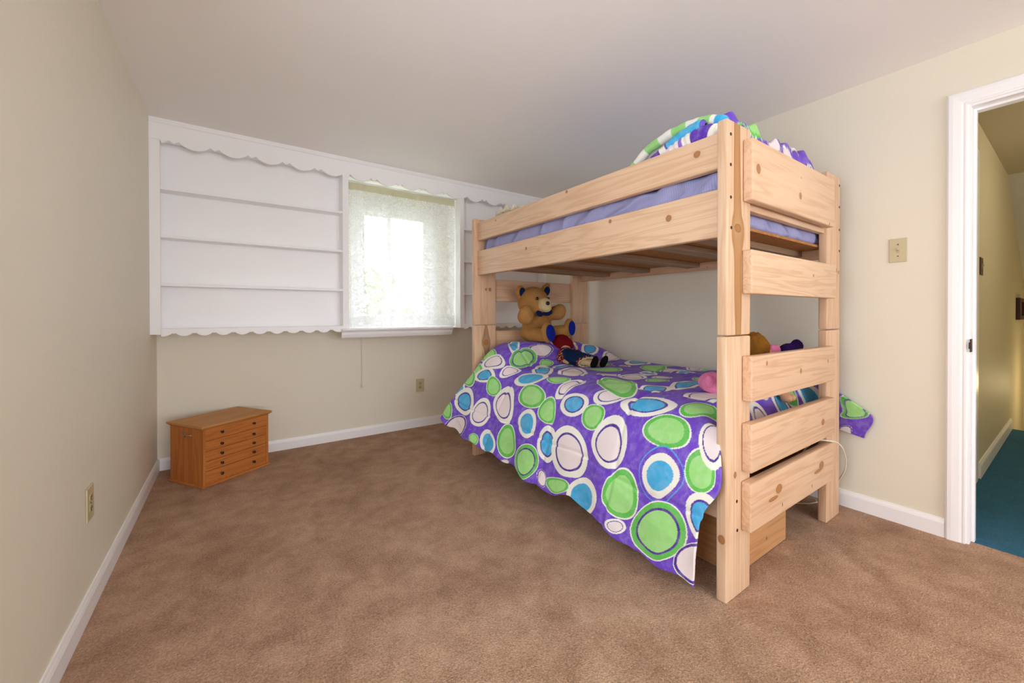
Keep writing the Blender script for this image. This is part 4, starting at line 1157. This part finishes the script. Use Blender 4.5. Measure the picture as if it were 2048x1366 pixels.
pb = thing('stuffed_toy', 'dark purple stuffed animal lying behind the footboard near the wall', 'stuffed toy', (2.56, .95, .69))
bm = new()
add_ball(bm, (2.560, .945, .80), (.075, .075, .085)); add_ball(bm, (2.570, .95, .862), (.068, .06, .052)); add_ball(bm, (2.530, .94, .876), (.040, .03, .036)); add_ball(bm, (2.628, .94, .892), (.040, .03, .042)); add_ball(bm, (2.56, .90, .735), (.09, .05, .05))
unify('body', bm, PURP, pb, .006, 3, .003)
bm = new(); add_ball(bm, (2.566, .885, .835), (.032, .03, .026)); unify('muzzle', bm, PURP, pb, .005, 3, .001)
for x_ in (2.545, 2.592):
    bm = new(); add_ball(bm, (x_, .898, .868), (.007, .006, .008)); obj('eye', bm, BLACKP, pb, True)
pk = thing('stuffed_toy', 'pink stuffed animal on the comforter partly hidden behind the near post', 'stuffed toy', (1.89, 1.03, .70))
bm = new()
add_ball(bm, (1.915, 1.04, .745), (.075, .06, .05)); add_ball(bm, (1.855, 1.025, .748), (.040, .034, .040)); add_ball(bm, (1.830, 1.01, .762), (.026, .02, .030)); add_ball(bm, (1.864, 1.0, .716), (.022, .03, .019)); add_ball(bm, (1.965, 1.02, .716), (.03, .04, .02))
unify('body', bm, PINK, pk, .005, 3, .002)
bm = new(); add_ball(bm, (1.880, 1.000, .760), (.010, .008, .010)); obj('nose', bm, BLACKP, pk, True)

# cream ruffled pillow at the head of the upper bunk
t = NT('cream_eyelet_cloth').set(.85, .1); t.base(srgb(238, 230, 204)); t.bump(t.noise(t.coord(), 90, 3), .4, .01); EYE = t.m
cp = thing('pillow', 'cream ruffled pillow showing above the guard rail at the window end', 'pillow', (1.84, 2.40, 1.62))
bm = new(); add_ball(bm, (1.85, 2.38, 1.705), (.24, .19, .09), seg=36, rings=20); add_ball(bm, (1.78, 2.40, 1.75), (.16, .16, .075)); unify('cushion', bm, EYE, cp, .01, 6, .004, 22)
bm = new(); m = 160; ring = []
for k in range(m+1):
    a = 2*math.pi*k/m; ro = Vector((.235*math.cos(a), .215*math.sin(a), .05*math.cos(a*2))); q = Vector((math.cos(a), math.sin(a), 0))
    c = Vector((1.79, 2.375, 1.782))+Vector((ro.x*.75, ro.y*.85, ro.z*.25))
    ring.append([bm.verts.new(c+q*(.055*s_)+Vector((0, 0, .028*s_+.018*s_*math.sin(a*21)+.008*s_*math.sin(a*47)))) for s_ in (0, .33, .66, 1)])
for a, b in zip(ring, ring[1:]):
    for j in range(3): bm.faces.new((a[j], b[j], b[j+1], a[j+1]))
o = obj('ruffle', bm, EYE, cp, True); s_ = o.modifiers.new('thickness', 'SOLIDIFY'); s_.thickness = .003

# ------------------------------------------------------------------ chest of drawers
CH = math.radians(33.8)
chest = thing('chest_of_drawers', 'small orange oak chest of five shallow drawers in the left corner', 'chest of drawers', (-.164, 3.102, 0), CH)
OL, OD = srgb(208, 132, 64), srgb(160, 88, 36)
def oak(axis, s_, **k): return wood('orange_oak', axis, OL, OD, (), s_, None, None, **k)
OAKS = oak('z', 11.1); OAKT = wood('oak_top', 'x', srgb(204, 150, 88), srgb(178, 120, 64), (), 12.3, fine=.8)
WB, DB, HB = .453, .346, .386
bm = new(); add_box(bm, 0, WB, 0, DB, 0, .016, .005, 3); obj('base_molding', bm, oak('x', 3.3), chest, local=True)
bm = new()
add_box(bm, .010, .026, .010, DB-.010, .016, .364); add_box(bm, WB-.026, WB-.010, .010, DB-.010, .016, .364)
add_box(bm, .026, WB-.026, DB-.022, DB-.010, .016, .364); add_box(bm, .026, WB-.026, .014, .022, .016, .028); add_box(bm, .026, WB-.026, .02, DB-.022, .016, .024)
for z in (.0985, .1600, .2220, .2860): add_box(bm, .026, WB-.026, .018, DB-.022, z-.0015, z+.0015)
obj('case', bm, OAKS, chest, local=True)
bm = new()
add_prism(bm, [(.008, .362), (.004, .366), (-.004, .372), (-.006, .377), (-.006, HB), (DB+.004, HB), (DB+.004, .377), (DB-.008, .362)], 'x', -.006, WB+.006)
for v in bm.verts:
    if v.co.z < .37: v.co.x = min(max(v.co.x, .008), WB-.008)
obj('top', bm, OAKT, chest, local=True)
KNOB = paint('dark_wood_knob', srgb(52, 30, 20), .3, .5, 40, .05)
rows = [(.0285, .0968, .058), (.1003, .1582, .126), (.1618, .2202, .189), (.2238, .2842, .251), (.2878, .3618, .325)]
for i, (z0, z1, zk) in enumerate(rows):
    bm = new()
    if i == 4: add_box(bm, .0265, WB-.0265, .009, .030, z0, z1, .001)
    else: add_box(bm, .0265, WB-.0265, .0115, .030, z0, z1, .0015)
    dr = obj('drawer', bm, oak('x', 20.7+i*2.9, ring=1.3), chest, local=True)
    for kx in (.120, .332):
        bm = new(); yk = .009 if i == 4 else .0115
        add_lathe(bm, (kx, yk, zk), [(.0062, 0), (.0045, .003), (.0042, .006), (.0085, .010), (.0092, .013), (.0075, .016), (.002, .0172)], 18, Euler((math.radians(90), 0, 0)).to_matrix())
        obj('knob', bm, KNOB, dr, True, local=True)
STEEL = paint('aged_steel', srgb(190, 180, 168), .3, .5, 60, .05, .1, .9)
bm = new()
# twisted clasp on the left side, its two plates and bent arm
add_lathe(bm, (.0095, .195, .322), [(.009, 0), (.008, .002), (.003, .003)], 14, Euler((0, math.radians(-90), 0)).to_matrix())
add_tube(bm, [(.006, .20, .325), (-.002, .190, .322), (.002, .182, .314), (-.004, .172, .306), (.000, .164, .318), (-.001, .135, .320), (.006, .118, .319)], .0032, 8)
add_lathe(bm, (.0095, .120, .319), [(.006, 0), (.005, .002), (.002, .003)], 12, Euler((0, math.radians(-90), 0)).to_matrix())
o = obj('clasp', bm, STEEL, chest, True, local=True); o['label'] = 'steel clasp'

# ------------------------------------------------------------------ wooden box under the bed
sb = thing('storage_box', 'plain pine box standing on the carpet under the lower bunk', 'box', (1.92, 1.35, 0))
for nm, b_ in (('front_panel', (1.68, 2.16, .815, .835, .004, .270)), ('back_panel', (1.68, 2.16, 1.90, 1.92, .004, .270)), ('side_panel', (1.68, 1.70, .8355, 1.8995, .004, .270)), ('side_panel', (2.14, 2.16, .8355, 1.8995, .004, .270)), ('bottom', (1.7005, 2.1395, .8355, 1.8995, .004, .018))):
    bm = new(); add_box(bm, *b_, bev=.002); obj(nm, bm, wood('pine_box', 'x' if 'front' in nm or 'back' in nm else 'y', srgb(208, 160, 112), srgb(172, 120, 76), [('x', .04, 'z', .07, .006, 1)] if nm == 'front_panel' else (), 7.7, fine=.8), sb)

# ------------------------------------------------------------------ outlets and switches
IVORY = paint('ivory_plastic', srgb(206, 194, 156), .35, .45, 60, .02)
IVORY2 = paint('ivory_plastic_insert', srgb(190, 176, 138), .4, .45, 60, .02)
SLOT = paint('slot_dark', srgb(70, 58, 42), .6, .2, 40, 0)
def plate(name, label, cat, loc, rz, kind, w_=.082, h_=.122, body=None):
    """local frame: x right, -y out of the wall, z up; origin on the wall"""
    r = thing(name, label, cat, loc, rz)
    bm = new(); add_box(bm, -w_/2, w_/2, -.006, -.0003, -h_/2, h_/2, .003, 3); obj('cover_plate', bm, body or IVORY, r, local=True)
    if kind == 'outlet':
        for z in (.0195, -.0195):
            bm = new(); add_lathe(bm, (0, -.0058, z), [(.0175, 0), (.0172, .0012), (.0165, .0016)], 24, Euler((math.radians(90), 0, 0)).to_matrix())
            for v in bm.verts: v.co.z = z+max(-.0145, min(.0145, v.co.z-z))
            so = obj('socket', bm, IVORY2, r, local=True)
            bm = new(); add_box(bm, -.0075, -.0052, -.0082, -.0072, z-.002, z+.007); add_box(bm, .0052, .0075, -.0082, -.0072, z-.002, z+.007); add_lathe(bm, (0, -.0072, z-.0075), [(.003, 0), (.003, .001)], 10, Euler((math.radians(90), 0, 0)).to_matrix())
            obj('slots', bm, SLOT, so, local=True)
        zs = (0,)
    else:
        bm = new(); add_box(bm, -.0055, .0055, -.0072, -.0055, -.013, .013, .0008); obj('toggle_slot', bm, IVORY2, r, local=True)
        bm = new(); add_box(bm, -.004, .004, -.017, -.006, -.004, .008, .0015, M=Matrix.Rotation(math.radians(-18), 4, 'X')); obj('toggle', bm, IVORY, r, local=True)
        zs = (.030, -.030)
    for z in zs:
        bm = new(); add_lathe(bm, (0, -.0058, z), [(.0032, 0), (.003, .0012), (.0012, .0016)], 12, Euler((math.radians(90), 0, 0)).to_matrix()); obj('screw', bm, SLOT, r, local=True)
    return r
plate('wall_outlet', 'ivory electrical outlet on the back wall below the window', 'outlet', (1.464, YB, .397), 0, 'outlet')
plate('wall_outlet', 'ivory electrical outlet on the left wall near the chest of drawers', 'outlet', (XL, 2.073, .393), math.radians(90), 'outlet')
plate('light_switch', 'ivory toggle light switch on the wall between bunk bed and door', 'light switch', (XR, .554, 1.405), math.radians(-90), 'switch', .070)
plate('light_switch', 'brownish toggle light switch in the hall beyond the door', 'light switch', (4.065, .40, 1.392), 0, 'switch', .115, .115, paint('brown_plastic_plate', srgb(84, 66, 40), .4, .4, 40, .03))

# dark frame far along the hall wall
RAILW = wood('dark_frame_wood', 'x', srgb(74, 34, 24), srgb(44, 16, 12), (), 5.5)
pf = thing('picture_frame', 'dark wooden picture frame on the hall wall beyond the door', 'picture frame', (6.6, .40, 1.02))
bm = new()
add_box(bm, 6.40, 6.45, .372, .3995, 1.015, 1.235, .003); add_box(bm, 6.85, 6.90, .372, .3995, 1.015, 1.235, .003)
add_box(bm, 6.45, 6.85, .372, .3995, 1.015, 1.055, .003); add_box(bm, 6.45, 6.85, .372, .3995, 1.195, 1.235, .003)
obj('frame', bm, RAILW, pf)
bm = new(); add_box(bm, 6.45, 6.85, .388, .3995, 1.055, 1.195); obj('picture', bm, paint('faded_print', srgb(120, 104, 80), .6, .2, 30, .02, .15), pf)

# ------------------------------------------------------------------ cord at the bed foot
ec = thing('electric_cord', 'off-white electric cord looped over the bottom footboard plank', 'cord', (2.6, .78, 0))
bm = new()
pts = [(2.30, .84, .30), (2.34, .80, .40), (2.38, .765, .446), (2.425, .735, .446), (2.47, .712, .436), (2.53, .708, .405), (2.59, .712, .36), (2.655, .722, .30), (2.705, .742, .23), (2.742, .775, .16), (2.765, .80, .10), (2.778, .83, .062)]
ptsf = [Vector(p) for p in pts]
sm_ = []
for i in range(len(ptsf)-1):
    p0, p1, p2, p3 = ptsf[max(i-1, 0)], ptsf[i], ptsf[i+1], ptsf[min(i+2, len(ptsf)-1)]
    for k in range(6):
        q = k/6; sm_.append(.5*((2*p1)+(p2-p0)*q+(2*p0-5*p1+4*p2-p3)*q*q+(3*p1-p0-3*p2+p3)*q**3))
sm_.append(ptsf[-1])
add_tube(bm, sm_, .0036, 8); obj('wire', bm, cord_m, ec, True)
bm = new(); add_tube(bm, [(2.42, 1.20, .006), (2.52, 1.05, .006), (2.60, .94, .006), (2.66, .89, .006), (2.72, .87, .006), (2.76, .89, .008)], .0036, 8); obj('wire', bm, cord_m, ec, True)
bm = new(); add_box(bm, 2.772, 2.795, .815, .838, .02, .085, .006); o = obj('plug', bm, paint('brown_plastic', srgb(150, 126, 100), .5, .3, 40, .05), ec); o['label'] = 'tan plug'
